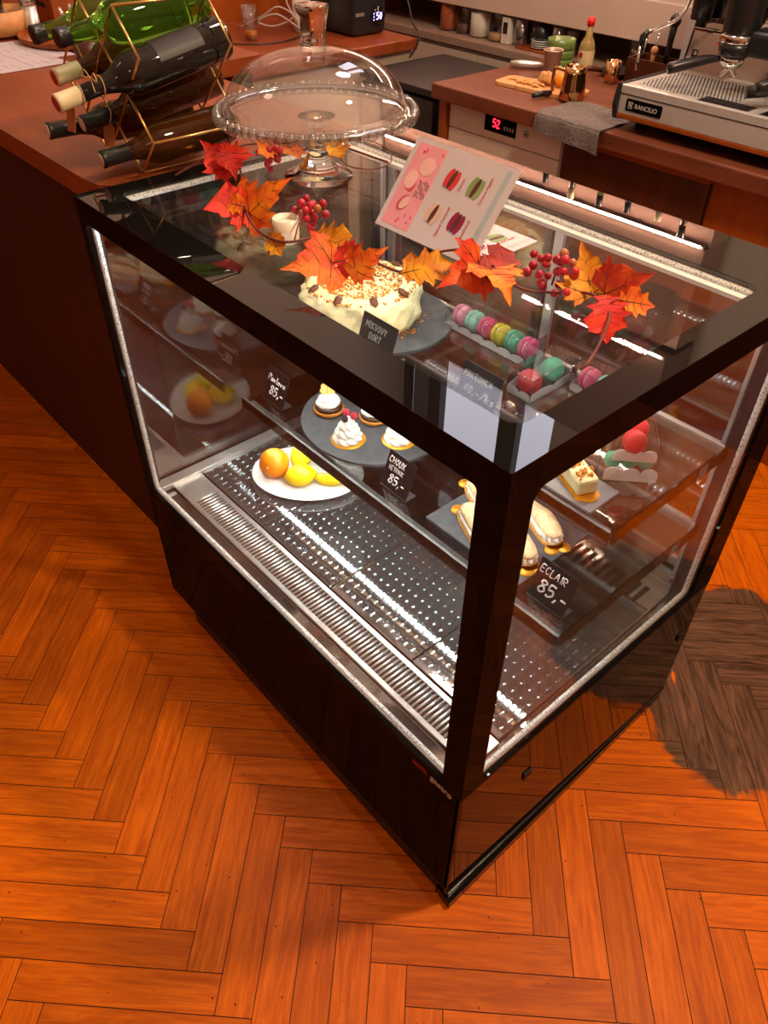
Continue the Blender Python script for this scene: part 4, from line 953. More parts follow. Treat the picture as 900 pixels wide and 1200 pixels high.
for k in range(6):
    a_=k*1.05; x,y=-2.12+.02*cos(a_),.52+.02*sin(a_); dx,dy_=.045*cos(a_),.03*sin(a_)
    O('cutlery_piece',MB().tube([(x,y,1.16),(x+dx*.6,y+dy_*.6,1.22),(x+dx,y+dy_,1.262),(x+dx*1.1,y+dy_*1.1,1.28)],[.003,.003,.008,.004],8),M['chrome'],cl)
bk=T('wicker_basket','round wooden basket with black lids at the left frame edge','basket',(-2.66,.46,1.141))
O('basket_body',MB().lathe([(.06,0),(.085,.01),(.10,.075),(.095,.075),(.08,.012),(.0005,.01)],40,(-2.66,.46,1.141)),M['light_wood'],bk)
for k,(x,y) in enumerate(((-2.69,.47),(-2.62,.44))):
    t=T('spice_jar',('black lidded jar farther left in the basket','black lidded jar nearer in the basket')[k],'jar',(x,y,1.152),group='jars in the basket')
    O('jar_body',MB().lathe([(.028,0),(.03,.005),(.03,.07),(.0005,.07)],24,(x,y,1.152)),M['black_plastic'],t); O('lid',MB().lathe([(.031,.07),(.031,.09),(.0005,.092)],24,(x,y,1.152)),M['dark_steel'],t)
sh=T('pepper_shaker','cylindrical steel shaker beside the basket on the bar counter','shaker',(-2.60,.55,1.141))
O('shaker_body',MB().lathe([(.026,0),(.027,.004),(.025,.085),(.0005,.085)],28,(-2.60,.55,1.141)),M['steel'],sh); O('cap',MB().lathe([(.026,.085),(.027,.09),(.025,.115),(.012,.122),(.0005,.122)],28,(-2.60,.55,1.141)),M['chrome'],sh)
cb=T('chalkboard','small chalkboard with white chalk lettering in a wooden foot on the bar counter','sign',(-2.50,.87,1.141))
XB=frame((-2.66,.86,1.165),(.96,.0,0),(0,.35,.94)); O('board',MB().box(0,.24,0,.16,-.004,0,0,0,XB),M['sign'],cb); O('chalk_lettering',strokes(MB(),'SEDU',XB,.07,.02,.03),M['chalk'],cb)
b=MB(); b.box(-2.62,-2.60,.84,.90,1.141,1.17,0,.002); b.box(-2.50,-2.48,.84,.90,1.141,1.17,0,.002); O('foot',b,M['light_wood'],cb)
bx_=T('napkin_box','brown wooden box behind the shaker on the bar counter','box',(-2.78,.72,1.141)); b=MB(); b.box(-2.88,-2.68,.66,.78,1.141,1.24,0,.004); O('box_body',b,M['orange_wood'],bx_); O('opening',MB().box(-2.82,-2.74,.658,.6605,1.19,1.205),M['slot'],bx_)
# ---------------------------------------------------------------- left worktop behind the bar
t=T('side_worktop','brown wooden worktop on pale cabinets behind the bar counter','worktop',(-2.97,1.6,0))
b=MB(); b.box(-3.39,-2.545,1.0,2.26,.905,.95,0,.005); O('worktop_slab',b,M['counter_top'],t)
b=MB(); b.box(-3.39,-2.575,1.02,2.25,.0,.905,0,.002); O('cabinet_body',b,M['cab_white'],t)
t=T('juice_glass','tall tumbler with a little orange juice on the side worktop','glass',(-2.97,1.64,.951))
O('tumbler',MB().lathe([(.028,0),(.030,.003),(.036,.13),(.0345,.13),(.0285,.008),(.0005,.006)],36,(-2.97,1.64,.951),caps=False),thin('tumbler_glass',(.9,.9,.9),.10),t)
O('juice',MB().lathe([(.0275,.009),(.0295,.034),(.0005,.034)],32,(-2.97,1.64,.951)),pb('orange_juice','#e0950f',.3),t)
t=T('white_jar','white ceramic utensil cup beside the black appliance','cup',(-2.98,1.93,.951))
O('cup_body',MB().lathe([(.034,0),(.038,.004),(.043,.13),(.040,.13),(.035,.01),(.0005,.008)],36,(-2.98,1.93,.951)),M['white'],t)
t=T('stirrer','white stirrer handle standing in the utensil cup','stirrer',(-2.98,1.93,.965)); O('handle',MB().tube([(-2.985,1.93,.965),(-2.97,1.93,1.15)],.009,8),M['white'],t)
t=T('stirrer','black stirrer handle standing in the utensil cup','stirrer',(-2.96,1.95,.965)); O('handle',MB().tube([(-2.975,1.95,.965),(-2.945,1.97,1.15)],.010,8),M['black_plastic'],t)
t=T('power_cable','looped pale cable lying behind the juice glass','cable',(-2.98,1.78,.952))
O('cable',MB().tube(curve([(-3.2,1.72,.956),(-3.05,1.76,1.02),(-2.98,1.80,1.06),(-2.95,1.86,1.02),(-3.02,1.80,.98),(-3.06,1.74,1.00),(-2.99,1.80,1.03),(-2.95,1.9,.97),(-2.98,1.85,1.07),(-3.05,1.9,1.16)],6),.0035,6),pb('pale_cable','#b5aaa0',.5),t)
t=T('power_cable','thin black cable running across the side worktop','cable',(-2.9,1.4,.952)); O('cable',MB().tube(curve([(-3.3,1.2,.955),(-3.0,1.45,.955),(-2.85,1.62,.955),(-2.86,1.8,.955),(-3.0,1.95,.955)],6),.003,6),M['black_plastic'],t)
t=T('pink_note','crumpled pink paper note on the side worktop','note',(-3.05,1.50,.951)); b=MB(); b.prism([(-3.10,1.46),(-3.03,1.455),(-3.02,1.53),(-3.06,1.55),(-3.10,1.52)],.952,.962); O('paper',b,pb('pink_paper','#d9a2a6',.7,var=.05),t)
ap=T('coffee_brewer','large black appliance with a glowing round display on the side worktop','appliance',(-2.95,2.13,.951))
b=MB(); b.box(-3.16,-2.72,2.02,2.22,.952,1.30,0,.02,None,3); O('housing',b,M['black_plastic'],ap)
O('display_ring',MB().cyl((-2.735,2.165,1.025),(-2.708,2.165,1.025),.036,n=32),M['black_gloss'],ap)
XD=frame((-2.7075,2.155,1.012),(0,1,0),(0,0,1)); b=MB(); strokes(b,'50',XD,.026,-.008,.0,r=.0022)
for q in range(3): b.box(-.024,-.020,-.004+q*.012,.002+q*.012,0,.001,0,0,XD)
O('display_digits',b,emit('display_violet','#b9a2ff',3.5),ap)
XN=frame((-2.719,2.055,1.03),(0,1,0),(0,0,1)); O('name_plate',MB().box(-.02,.03,0,.013,0,.0012,0,0,XN),M['steel'],ap)
t=T('power_cable','black cable hanging off the end of the side worktop','cable',(-2.6,2.2,.95)); O('cable',MB().tube(curve([(-2.80,2.27,1.22),(-2.66,2.28,1.10),(-2.60,2.275,1.0),(-2.52,2.24,.975),(-2.51,2.22,.93),(-2.535,2.2,.88)],6),.004,6),M['black_plastic'],t)
# ---------------------------------------------------------------- back wall units
t=T('under_counter_fridge','low black fridge with a matt black top between the two worktops','fridge',(-2.28,2.1,0))
b=MB(); b.box(-2.535,-2.06,1.90,2.42,.845,.87,0,.004); O('fridge_top',b,M['black_matt'],t)
b=MB(); b.box(-2.53,-2.065,1.93,2.42,.03,.845,0,.004); O('fridge_body',b,M['black_matt'],t); O('fridge_door',MB().box(-2.525,-2.07,1.905,1.93,.06,.83,0,.004),M['black_plastic'],t)
t=T('wall_cabinet_row','long beige base cabinet with a stone ledge along the back wall','cabinet',(-1.2,2.8,0))
b=MB(); b.box(-3.38,1.8,2.60,2.99,.865,.90,0,.003); O('ledge_top',b,M['ledge'],t)
b=MB(); b.box(-3.38,1.8,2.63,2.99,.0,.855); O('cabinet_body',b,M['cab_white'],t)
for k in range(6):
    x=-3.36+k*.86; O('cabinet_door',MB().box(x+.003,x+.857,2.612,2.63,.08,.845,0,.003),M['cab_white'],t)
t=T('backsplash_panel','brown backsplash panel behind the jars','panel',(-1.2,2.98,.9)); O('panel',MB().box(-3.38,1.8,2.986,2.996,.901,1.6),M['backsplash'],t)
t=T('wall_shelf_box','long pale wall shelf box hanging over the ledge of jars','shelf',(-1,2.8,1.0))
b=MB(); b.box(-3.38,1.8,2.66,2.985,1.02,1.165,0,.003); O('shelf_box',b,M['band'],t)
t=T('wall_shelf','upper wall shelf holding wine bottles above the back counter','shelf',(-1,2.78,1.62))
b=MB(); b.box(-3.38,1.8,2.70,2.985,1.60,1.64,0,.003); O('shelf_board',b,M['brown_door'],t)
M['pinkwall']=pb('pale_pink_panel','#c4a294',.6,var=.03)
t=T('wall_cabinet','wide brown wall cabinet with an LED strip just above the bottle shelf','cabinet',(-2.0,2.9,1.65))
b=MB(); b.box(-3.38,-1.18,2.80,2.985,2.05,2.56,0,.003); O('cabinet_body',b,pb('taupe_cabinet','#a3877a',.5,var=.04),t)
b=MB(); x=-3.36
while x<-1.2: b.box(x,x+.013,2.788,2.794,2.036,2.045); x+=.021
O('led_chips',b,M['wled'],t); O('strip_holder',MB().box(-3.36,-1.19,2.794,2.806,2.036,2.050),M['led_base'],t)
O('back_panel',MB().box(-3.38,-1.18,2.835,2.985,1.641,2.05),M['pinkwall'],t)
t=T('wall_cabinet','upper wall cabinet with a second LED strip near the ceiling','cabinet',(-2.0,2.85,2.6))
b=MB(); b.box(-3.38,-1.18,2.725,2.985,2.595,3.25,0,.003); O('cabinet_body',b,pb('taupe_cabinet_upper','#7d6257',.5,var=.04),t)
b=MB(); x=-2.1
while x<-1.2: b.box(x,x+.013,2.713,2.719,2.578,2.587); x+=.021
O('led_chips',b,M['wled'],t); O('strip_holder',MB().box(-2.1,-1.19,2.719,2.731,2.578,2.595),M['led_base'],t)
bt=[]
for k,(x,mt,cp) in enumerate(((-2.10,'db','capsule_black'),(-1.93,'db','capsule_cream'),(-1.76,'gb','capsule_black'),(-1.60,'db','capsule_black'),(-1.43,'ab','capsule_cream'),(-1.30,'ab','capsule_black'))):
    h=.335+.012*((k*7)%4); t=T('wine_bottle',('dark bottle with black capsule','dark bottle with cream capsule','green bottle with black capsule','slim black bottle','amber bottle with cream capsule','amber bottle with black capsule')[k]+' standing on the upper wall shelf','bottle',(x,2.765,1.641),group='bottles on the wall shelf')
    O('bottle_glass',MB().lathe([(.034,0),(.037,.006),(.037,.19),(.030,.215),(.016,.24),(.0145,h),(.0005,h)],24,(x,2.765,1.641)),M[mt],t)
    O('capsule',MB().lathe([(.0155,h-.05),(.0165,h+.004),(.0005,h+.005)],20,(x,2.765,1.641)),M[cp],t)
# storage jars on the ledge
thj=thin('jar_glass',(.88,.88,.88),.10)
def jar(x,r,h,fill,fh,lab,lid=None):
    t=T('storage_jar',lab,'jar',(x,2.715,.901),group='storage jars on the ledge')
    O('jar_glass',MB().lathe([(r*.9,0),(r,.004),(r,h*.9),(r*.9,h)],32,(x,2.715,.901),caps=False),thj,t)
    O('contents',MB().lathe([(r*.88,.004),(r*.94,.006),(r*.94,fh),(.0005,fh+.002)],28,(x,2.715,.901)),fill,t)
    O('lid',MB().lathe([(r*.93,h),(r*.95,h+.012),(.0005,h+.013)],28,(x,2.715,.901)),lid or thj,t)
jar(-2.80,.046,.145,pb('orange_lentils','#a8501c',.7,var=.2,vs=200),.12,'tall glass jar of orange powder, first on the ledge')
jar(-2.69,.043,.115,pb('brown_beans','#4a2a1c',.6,var=.3,vs=150),.04,'low glass jar with dark brown contents')
jar(-2.585,.052,.115,pb('white_sugar','#e3d9c8',.7,var=.04),.10,'glass jar filled with white sugar')
jar(-2.465,.050,.12,pb('tan_flour','#b58a5e',.7,var=.1),.03,'wide glass jar nearly empty with tan contents')
t=T('white_dispenser','narrow white box with a dark window on the ledge','box',(-2.385,2.70,.901)); O('box_body',MB().box(-2.41,-2.36,2.67,2.73,.901,1.01,0,.004),M['white'],t); O('window',MB().box(-2.398,-2.372,2.668,2.671,.945,.99),M['dark_steel'],t)
tg=thin('drinking_glass',(.86,.87,.88),.14)
for k,(x,y,h,lab) in enumerate(((-2.31,2.70,.11,'tall drinking glass beside the white box'),(-2.27,2.76,.12,'tall drinking glass behind, beside the white box'),(-2.09,2.70,.11,'drinking glass right of the black lid on the ledge'),(-2.03,2.72,.10,'drinking glass left of the green bowls'),(-1.97,2.76,.09,'drinking glass behind the green bowls'),(-1.70,2.74,.11,'drinking glass right of the oil bottle'),(-1.63,2.76,.10,'drinking glass behind the wooden box'))):
    t=T('drinking_glass',lab,'glass',(x,y,.901),group='glasses on the ledge'); O('glass_body',MB().lathe([(.027,0),(.03,.004),(.034,h),(.0325,h),(.028,.008),(.0005,.006)],28,(x,y,.901),caps=False),tg,t)
t=T('orange_board','orange wooden coaster under the white plates on the ledge','tray',(-2.20,2.70,.901)); O('board',MB().box(-2.30,-2.08,2.65,2.75,.901,.909,0,.002),M['orange_wood'],t)
for k in range(4):
    t=T('saucer',('lowest','second','third','topmost')[k]+' of the stacked white saucers on the ledge','saucer',(-2.19,2.70,.910+k*.009),group='stacked white saucers'); O('saucer_body',MB().lathe([(.025,0),(.042,.006),(.044,.0085),(.03,.004),(.0005,.003)],32,(-2.19,2.70,.910+k*.009)),M['porcelain'],t)
t=T('black_lid','black curved cup lid resting on the saucers','lid',(-2.19,2.70,.95)); O('lid_body',MB().lathe([(.032,0),(.036,.01),(.030,.045),(.012,.062),(.0005,.064)],32,(-2.19,2.70,.946)),M['black_plastic'],t)
# ---------------------------------------------------------------- back counter
t=T('back_counter','brown wooden work counter with drawers behind the pastry case','counter',(-.5,2.2,0))
b=MB(); b.box(-2.02,1.6,1.84,2.585,.865,.92,0,.006); O('counter_top',b,M['work_wood'],t)
b=MB(); b.box(-2.005,-1.965,1.875,2.58,0,.865,0,.002); O('end_post',b,M['orange_wood'],t)
b=MB(); b.box(-1.385,1.58,1.915,2.58,.0,.865); O('counter_body',b,M['orange_wood'],t)
d=O('cupboard_door',MB().box(-1.382,-.80,1.893,1.915,.12,.835,0,.003),M['brown_door'],t); O('top_rail',MB().box(-1.382,-.80,1.885,1.915,.838,.864,0,.002),M['orange_wood'],t)
O('cupboard_panel',MB().box(-.79,1.58,1.90,1.915,.0,.864,0,.002),M['orange_wood'],t)
t=T('dishwasher','built in white dishwasher with a red digital display under the back counter','dishwasher',(-1.675,2.2,.0))
b=MB(); b.box(-1.96,-1.39,1.905,2.5,.02,.862,0,.003); O('dishwasher_body',b,M['white'],t)
dd=O('dishwasher_door',MB().box(-1.958,-1.392,1.889,1.905,.10,.765,0,.003),M['white'],t)
cp=O('control_panel',MB().box(-1.958,-1.392,1.889,1.905,.768,.860,0,.003),M['white'],t)
O('display',MB().box(-1.765,-1.605,1.8865,1.89,.795,.858,0,.001),M['black_gloss'],cp)
XD=frame((-1.72,1.886,.815),(1,0,0),(0,0,1)); O('display_digits',strokes(MB(),'52',XD,.027,.0,.0,r=.0022,slant=0),emit('display_red','#ff2030',5),cp)
b=MB(); 
for k in range(4): b.box(.055+k*.014,.063+k*.014,-.002,.012,0,.0008,0,0,XD)
O('display_marks',b,pb('display_marks','#8d8f8a',.5,var=0),cp)
b=MB(); b.tube([(-1.555+.011*cos(2*PI*k/20),1.888,.822+.011*sin(2*PI*k/20)) for k in range(20)],.0013,6,True); b.cyl((-1.555,1.889,.822),(-1.555,1.885,.822),.004); O('power_button',b,M['black_plastic'],cp)
zc=.921
bo=T('cutting_board','light wooden cutting board with a handle slot on the back counter','board',(-1.67,2.10,zc),(0,0,.12))
b=frame_ring(MB(),ring(-.17,.17,-.075,.075,.03),ring(-.155,-.10,-.012,.012,.011),0,.012)
O('board',MB().prism(ring(-.10,.17,-.075,.075,.03),0,.012),M['light_wood'],bo,local=True)
b=frame_ring(MB(),ring(-.19,-.06,-.07,.07,.03),ring(-.165,-.105,-.013,.013,.0125),.0002,.0118); O('handle',b,M['light_wood'],bo,local=True)
gm=pb('ginger','#c9935a',.7,var=.2,vs=80,bump=.3); rr=random.Random(3)
for k in range(12):
    x=-1.76+.018*(k%6)+rr.uniform(-.006,.006); y=2.06+.03*(k//6)+rr.uniform(-.01,.01)
    t=T('ginger_piece',('sliced ginger piece','small chopped ginger piece')[k%2]+' on the cutting board','ginger',(x,y,zc+.013),group='ginger pieces (%s) on the board'%('sliced','chopped')[k%2]); X=Matrix.Translation((x,y,zc+.0175))@Matrix.Rotation(rr.uniform(0,3),4,'Z')
    O('flesh',MB().sph((0,0,0),(.013,.007,.005),12,8,X=X,fn=lambda a,p:1+.1*cos(3*a)),gm,t)
for k,(x,y,lab) in enumerate(((-1.675,2.12,'whole knobbly ginger root nearest on the board'),(-1.655,2.165,'whole ginger root at the back of the board'))):
    t=T('ginger_root',lab,'ginger',(x,y,zc+.013),group='ginger roots'); X=Matrix.Translation((x,y,zc+.035)); O('root',MB().sph((0,0,0),(.034,.024,.022),20,14,X=X,fn=lambda a,p:1+.13*cos(3*a+1)+.08*cos(5*p)),gm,t)
om=pb('orange_slice','#f09418',.4,var=.08)
for k,(x,y,lab) in enumerate(((-1.615,2.13,'orange segment nearest on the cutting board'),(-1.59,2.15,'orange segment behind on the cutting board'),(-1.54,2.08,'orange segment beside the copper jug'))):
    t=T('orange_segment',lab,'orange',(x,y,zc+.013),group='orange segments'); X=Matrix.Translation((x,y,zc+.034))@Matrix.Rotation(.4*k,4,'Z'); O('flesh',MB().sph((0,0,0),(.026,.015,.024),18,12,X=X),om,t)
kn=T('knife','small knife with a black handle on the back counter','knife',(-1.60,2.0,zc)); O('handle',MB().tube([(-1.60,1.955,zc+.012),(-1.595,2.0,zc+.014),(-1.585,2.04,zc+.013)],[.008,.011,.009],10),M['black_plastic'],kn); O('blade',MB().prism([(-1.592,2.04),(-1.575,2.04),(-1.55,2.17)],zc+.010,zc+.0115),M['chrome'],kn)
jg=T('milk_jug','copper coloured steel milk jug standing on the grey towel','jug',(-1.50,2.06,zc+.005))
M['copper']=pb('bronze_mirror',(.72,.42,.20,1),.12,1,var=.03)
jx,jy=-1.50,2.055; b=MB().lathe([(.0005,0),(.046,.0),(.048,.006),(.044,.04),(.038,.085),(.037,.108),(.0355,.108),(.036,.085),(.042,.04),(.045,.01),(.0005,.008)],40,(jx,jy,zc+.006),fn=lambda a,s:1+(.16*math.exp(-((a-1.0)/.35)**2) if .42<s<.62 else 0)); O('jug_body',b,M['copper'],jg)
O('handle',MB().tube(curve([(jx-.036,jy-.012,zc+.095),(jx-.072,jy-.022,zc+.098),(jx-.078,jy-.024,zc+.06),(jx-.074,jy-.022,zc+.022)],6),.0065,8),M['copper'],jg)
# towel over the counter edge
tw=T('towel','crumpled grey textured towel draped over the front edge of the back counter','towel',(-1.34,1.95,zc))
vs=[];fs=[];nx,ny=36,44; rr=random.Random(9)
for i in range(nx):
    for j in range(ny):
        u=i/(nx-1); v=j/(ny-1); s=v*.33
        x=-1.475+.26*u+.03*(1-v)*sin(2.2*u)+.035*v*.6+.05*(u-.5)*(v-.4)
        if s<.19: y=2.03+.06*u-s*1.05; z=zc+.007+.004*sin(9*u+5*v)+.003*sin(17*v+6*u)
        else:
            q=s-.19; y=1.832-.006-.004*sin(14*u)-.006*u-.01*(1-math.exp(-q*30)); z=zc+.007-q*(.40+.15*u) ; 
        if s<.19: y=max(y,1.826)
        vs.append((x,y,z))
for i in range(nx-1):
    for j in range(ny-1): fs.append((i*ny+j,(i+1)*ny+j,(i+1)*ny+j+1,i*ny+j+1))
b=MB(); b.add(vs,fs,0,True); b.add([(x,y-.003 if z<zc else y,z-.0045 if z>=zc else z) for x,y,z in vs],[tuple(reversed(f)) for f in fs],0,True)
O('cloth',b,pb('waffle_towel','#6d625f',.9,var=.35,vs=120,bump=.9,bs=160),tw)
t=T('strainer_cup','ribbed steel measuring cup standing behind the cutting board','cup',(-1.80,2.30,zc)); O('cup_body',MB().lathe([(.028,0),(.030,.003),(.037,.085),(.041,.088),(.040,.092),(.035,.086),(.028,.006),(.0005,.005)],36,(-1.80,2.30,zc)),pb('etched_steel','#a98f82',.4,.5,var=.2,vs=150),t)
t=T('steel_handle','grey steel utensil handle lying behind the cutting board','utensil',(-1.93,2.30,zc)); O('handle',MB().tube([(-1.985,2.26,zc+.016),(-1.95,2.29,zc+.017),(-1.90,2.335,zc+.015),(-1.85,2.37,zc+.012)],[.012,.015,.013,.008],12),M['steel'],t)
gcol=pb('green_glaze','#66803f',.3,var=.06,coat=.4)
for k in range(3):
    z=zc+k*.032; t=T('green_bowl',('lowest','middle','topmost')[k]+' of three stacked green bowls on the back counter','bowl',(-1.85,2.41,z),group='stacked green bowls')
    O('bowl_body',MB().lathe([(.036,0),(.052,.006),(.0575,.020),(.056,.032),(.0565,.040) if k<2 else (.057,.046),(.054,.040) if k<2 else (.054,.046),(.050,.02),(.0005,.012)],40,(-1.85,2.41,z)),gcol,t)
ob_=T('oil_bottle','clear oil bottle with a red cap beside the green bowls','bottle',(-1.785,2.50,zc))
O('bottle_glass',MB().lathe([(.030,0),(.033,.005),(.033,.075),(.026,.098),(.014,.118),(.012,.158),(.0005,.158)],32,(-1.785,2.50,zc)),pb('oil_glass',(.55,.40,.14,1),.05,trans=.5,var=0),ob_)
O('label',MB().lathe([(.0337,.012),(.0337,.07)],32,(-1.785,2.50,zc),caps=False),pb('cream_label','#cdb98b',.6,var=.1),ob_); O('label_mark',MB().box(-1.792,-1.778,2.4635,2.4668,zc+.045,zc+.062),M['capsule_black'] if 0 else pb('label_red','#b0281f',.5),ob_)
O('cap',MB().lathe([(.015,.155),(.0155,.182),(.0005,.183)],24,(-1.785,2.50,zc)),pb('red_cap','#e21e22',.4,var=.03),ob_)
t=T('frying_pan','dark frying pan with a brown handle between the oil bottle and the wooden box','pan',(-1.62,2.52,zc)); O('pan_body',MB().lathe([(.05,0),(.075,.02),(.073,.02),(.05,.004),(.0005,.003)],36,(-1.62,2.51,zc)),M['black_matt'],t); O('handle',MB().tube([(-1.66,2.45,zc+.02),(-1.69,2.41,zc+.028),(-1.74,2.36,zc+.03)],[.007,.010,.009],10),M['brown_door'],t)
t=T('copper_cup','small copper cup beside the espresso machine','cup',(-1.575,2.40,zc)); O('cup_body',MB().lathe([(.026,0),(.028,.004),(.030,.075),(.028,.075),(.026,.008),(.0005,.006)],32,(-1.575,2.40,zc)),M['copper'],t)
wb=T('utensil_box','open wooden box of barista tools behind the espresso machine','box',(-1.46,2.52,zc))
b=MB(); b.box(-1.555,-1.36,2.455,2.463,zc,zc+.085); b.box(-1.555,-1.36,2.565,2.573,zc,zc+.085); b.box(-1.555,-1.547,2.463,2.565,zc,zc+.085); b.box(-1.368,-1.36,2.463,2.565,zc,zc+.085); b.box(-1.547,-1.368,2.463,2.565,zc,zc+.006); O('box_body',b,M['brown_door'],wb)
for k,(x,y,h,mt,r,lab) in enumerate(((-1.52,2.50,.15,'chrome',.003,'thin steel tool standing in the wooden box, leftmost'),(-1.49,2.53,.16,'chrome',.003,'thin steel tool with a ball end in the wooden box'),(-1.47,2.49,.115,'light_wood',.008,'short wooden handled brush in the wooden box'),(-1.415,2.50,.22,'black_plastic',.012,'black handled spatula standing tallest in the wooden box'))):
    t=T('barista_tool',lab,'utensil',(x,y,zc+.007),group='barista tools in the wooden box'); O('tool_handle',MB().tube([(x,y,zc+.008),(x+.004,y,zc+h*.7),(x+.006,y,zc+h)],[r*.7,r,r*1.3],10),M[mt],t); O('tool_tip',MB().sph((x+.006,y,zc+h),(r*1.8,r*1.8,r*2),12,8),M[mt],t)
t=T('wooden_board','upright brown wooden board leaning behind the espresso machine','board',(-1.33,2.54,zc)); X=Matrix.Translation((-1.345,2.54,zc))@Matrix.Rotation(-.08,4,'X'); O('board',MB().box(0,.05,0,.018,0,.27,0,.004,X),M['brown_door'],t); 
t=T('white_board','narrow white board standing beside the wooden board','board',(-1.385,2.55,zc)); O('board',MB().box(-1.385,-1.352,2.545,2.557,zc,zc+.245,0,.003),M['white'],t)
# ---------------------------------------------------------------- espresso machine
em=T('espresso_machine','chrome and black espresso machine with portafilters on the back counter','coffee machine',(-.80,2.12,zc))
ex0,ex1=-1.20,-.36
Pm=lambda n,mb,m,par=em,**k: O(n,mb,m,par,**k)
b=MB(); 
Pm('front_panel',MB().box(ex0+.015,ex1,1.885,1.90,.972,1.057,0,.003),M['machine_steel'])
Pm('panel_groove',MB().box(ex0+.016,ex1,1.8838,1.886,1.030,1.0325),M['slot'])
Pm('wood_trim',MB().box(ex0+.012,ex1,1.884,1.905,.958,.9715,0,.002),M['orange_wood'])
XP=Matrix(((0,0,1,0),(1,0,0,0),(0,1,0,0),(0,0,0,1)))
for xx in (ex0,ex1): Pm('side_cheek',MB().prism([(1.885,1.058),(1.872,1.0),(1.885,.955),(1.93,.945),(2.40,.945),(2.42,1.06),(2.40,1.30),(2.30,1.30),(2.25,1.06)],xx,xx+.016,0,XP),M['black_plastic'])
Pm('base',MB().box(ex0+.016,ex1,1.95,2.40,.945,.972),M['black_matt'])
for x in (ex0+.06,ex1-.06):
    for y in (1.98,2.36): Pm('foot',MB().lathe([(.022,0),(.02,.025)],20,(x,y,zc)),M['black_matt'])
tray=Pm('drip_tray',MB().box(ex0+.015,ex1,1.90,2.25,1.045,1.056,0,.003),M['machine_steel'])
b=MB(); 
for i in range(26):
    for j in range(20):
        x=ex0+.05+i*.0125+(.006 if j%2 else 0); y=1.935+j*.0125
        b.prism([(x-.0036,y),(x,y-.0045),(x+.0036,y),(x,y+.0045)],1.0562,1.0568)
O('drain_holes',b,M['slot'],tray)
b=MB()
for i in range(14): b.box(ex0+.285+i*.011,ex0+.290+i*.011,1.912,1.965,1.0565,1.0572)
O('drain_slots',b,M['slot'],tray); O('drain_inset',MB().box(ex0+.275,ex0+.445,1.905,1.972,1.0555,1.0563),M['dark_steel'],tray)
O('drain_inset',MB().box(ex0+.48,ex0+.68,1.905,1.972,1.0555,1.0563),M['dark_steel'],tray)
XK=Matrix.Translation((0,2.235,1.056))@Matrix.Rotation(-.18,4,'X')
bp=Pm('back_panel',MB().box(ex0+.016,ex1,0,.012,0,.12,0,.002,XK),pb('back_steel',(.7,.68,.66,1),.15,.85,var=0)); 
Pm('back_step',MB().box(ex0+.016,ex1,2.245,2.33,1.168,1.18,0,.003),M['chrome'])
Pm('upper_panel',MB().box(ex0+.016,ex1,2.30,2.33,1.175,1.33,0,.004),M['chrome'])
Pm('machine_body',MB().box(ex0+.016,ex1,2.335,2.40,.975,1.40,0,.006),M['steel'])
Pm('top_cover',MB().box(ex0-.0,ex1,2.06,2.42,1.335,1.43,0,.02,None,3),M['black_plastic'])
XL=frame((ex0+.045,1.8848,.985),(1,0,0),(0,0,1)); lg=Pm('logo_plate',MB().prism(ring(0,.135,0,.036,.005),0,.0016,0,XL),M['black_gloss'])
b=font(MB(),'RANCILIO',XL@Matrix.Translation((.034,.0115,.0018)),.0185,depth=.0003,offset=.0003)
for k,(a0,a1) in enumerate(((0,0),)):
    for cxx,cyy in ((.013,.012),(.021,.013),(.013,.022),(.022,.023)): b.tube([XL@Vector((cxx+.0042*cos(2*PI*q/12),cyy+.0042*sin(2*PI*q/12),.002)) for q in range(12)],.0007,4,True)
    b.tube([XL@Vector(q) for q in ((.010,.028,.002),(.026,.008,.002))],.0007,4)
O('logo_lettering',b,pb('logo_silver','#d5d0cc',.3,.4,var=0),lg)
def plate(x0,x1,z0,z1,mt,lab,n='sticker'): return O(n,MB().box(x0,x1,-.0012,-.0002,z0,z1,0,0,XK),mt,bp,label=lab)
s1=plate(-1.185,-1.13,.018,.036,pb('sticker_white','#e8dfe2',.5,var=.02),'white sticker with a red lower edge'); O('sticker_band',MB().box(-1.185,-1.13,-.0016,-.0003,.018,.022,0,0,XK),pb('sticker_red','#d44a58',.5),s1)
O('sticker_mark',MB().box(-1.181,-1.165,-.0016,-.0003,.026,.033,0,0,XK),M['black_plastic'],s1)
s2=plate(-1.168,-1.147,.038,.060,M['black_plastic'],'small black label'); O('sticker_mark',MB().box(-1.160,-1.150,-.0016,-.0003,.045,.056,0,0,XK),M['paper'],s2)
plate(-1.09,-1.065,.085,.092,pb('badge_red','#c8343a',.4),'small red badge')
Pm('orange_badge',MB().cyl((-1.05,2.299,1.215),(-1.05,2.297,1.215),.013,n=24),pb('badge_orange','#ef8a1e',.4),label='round orange badge')
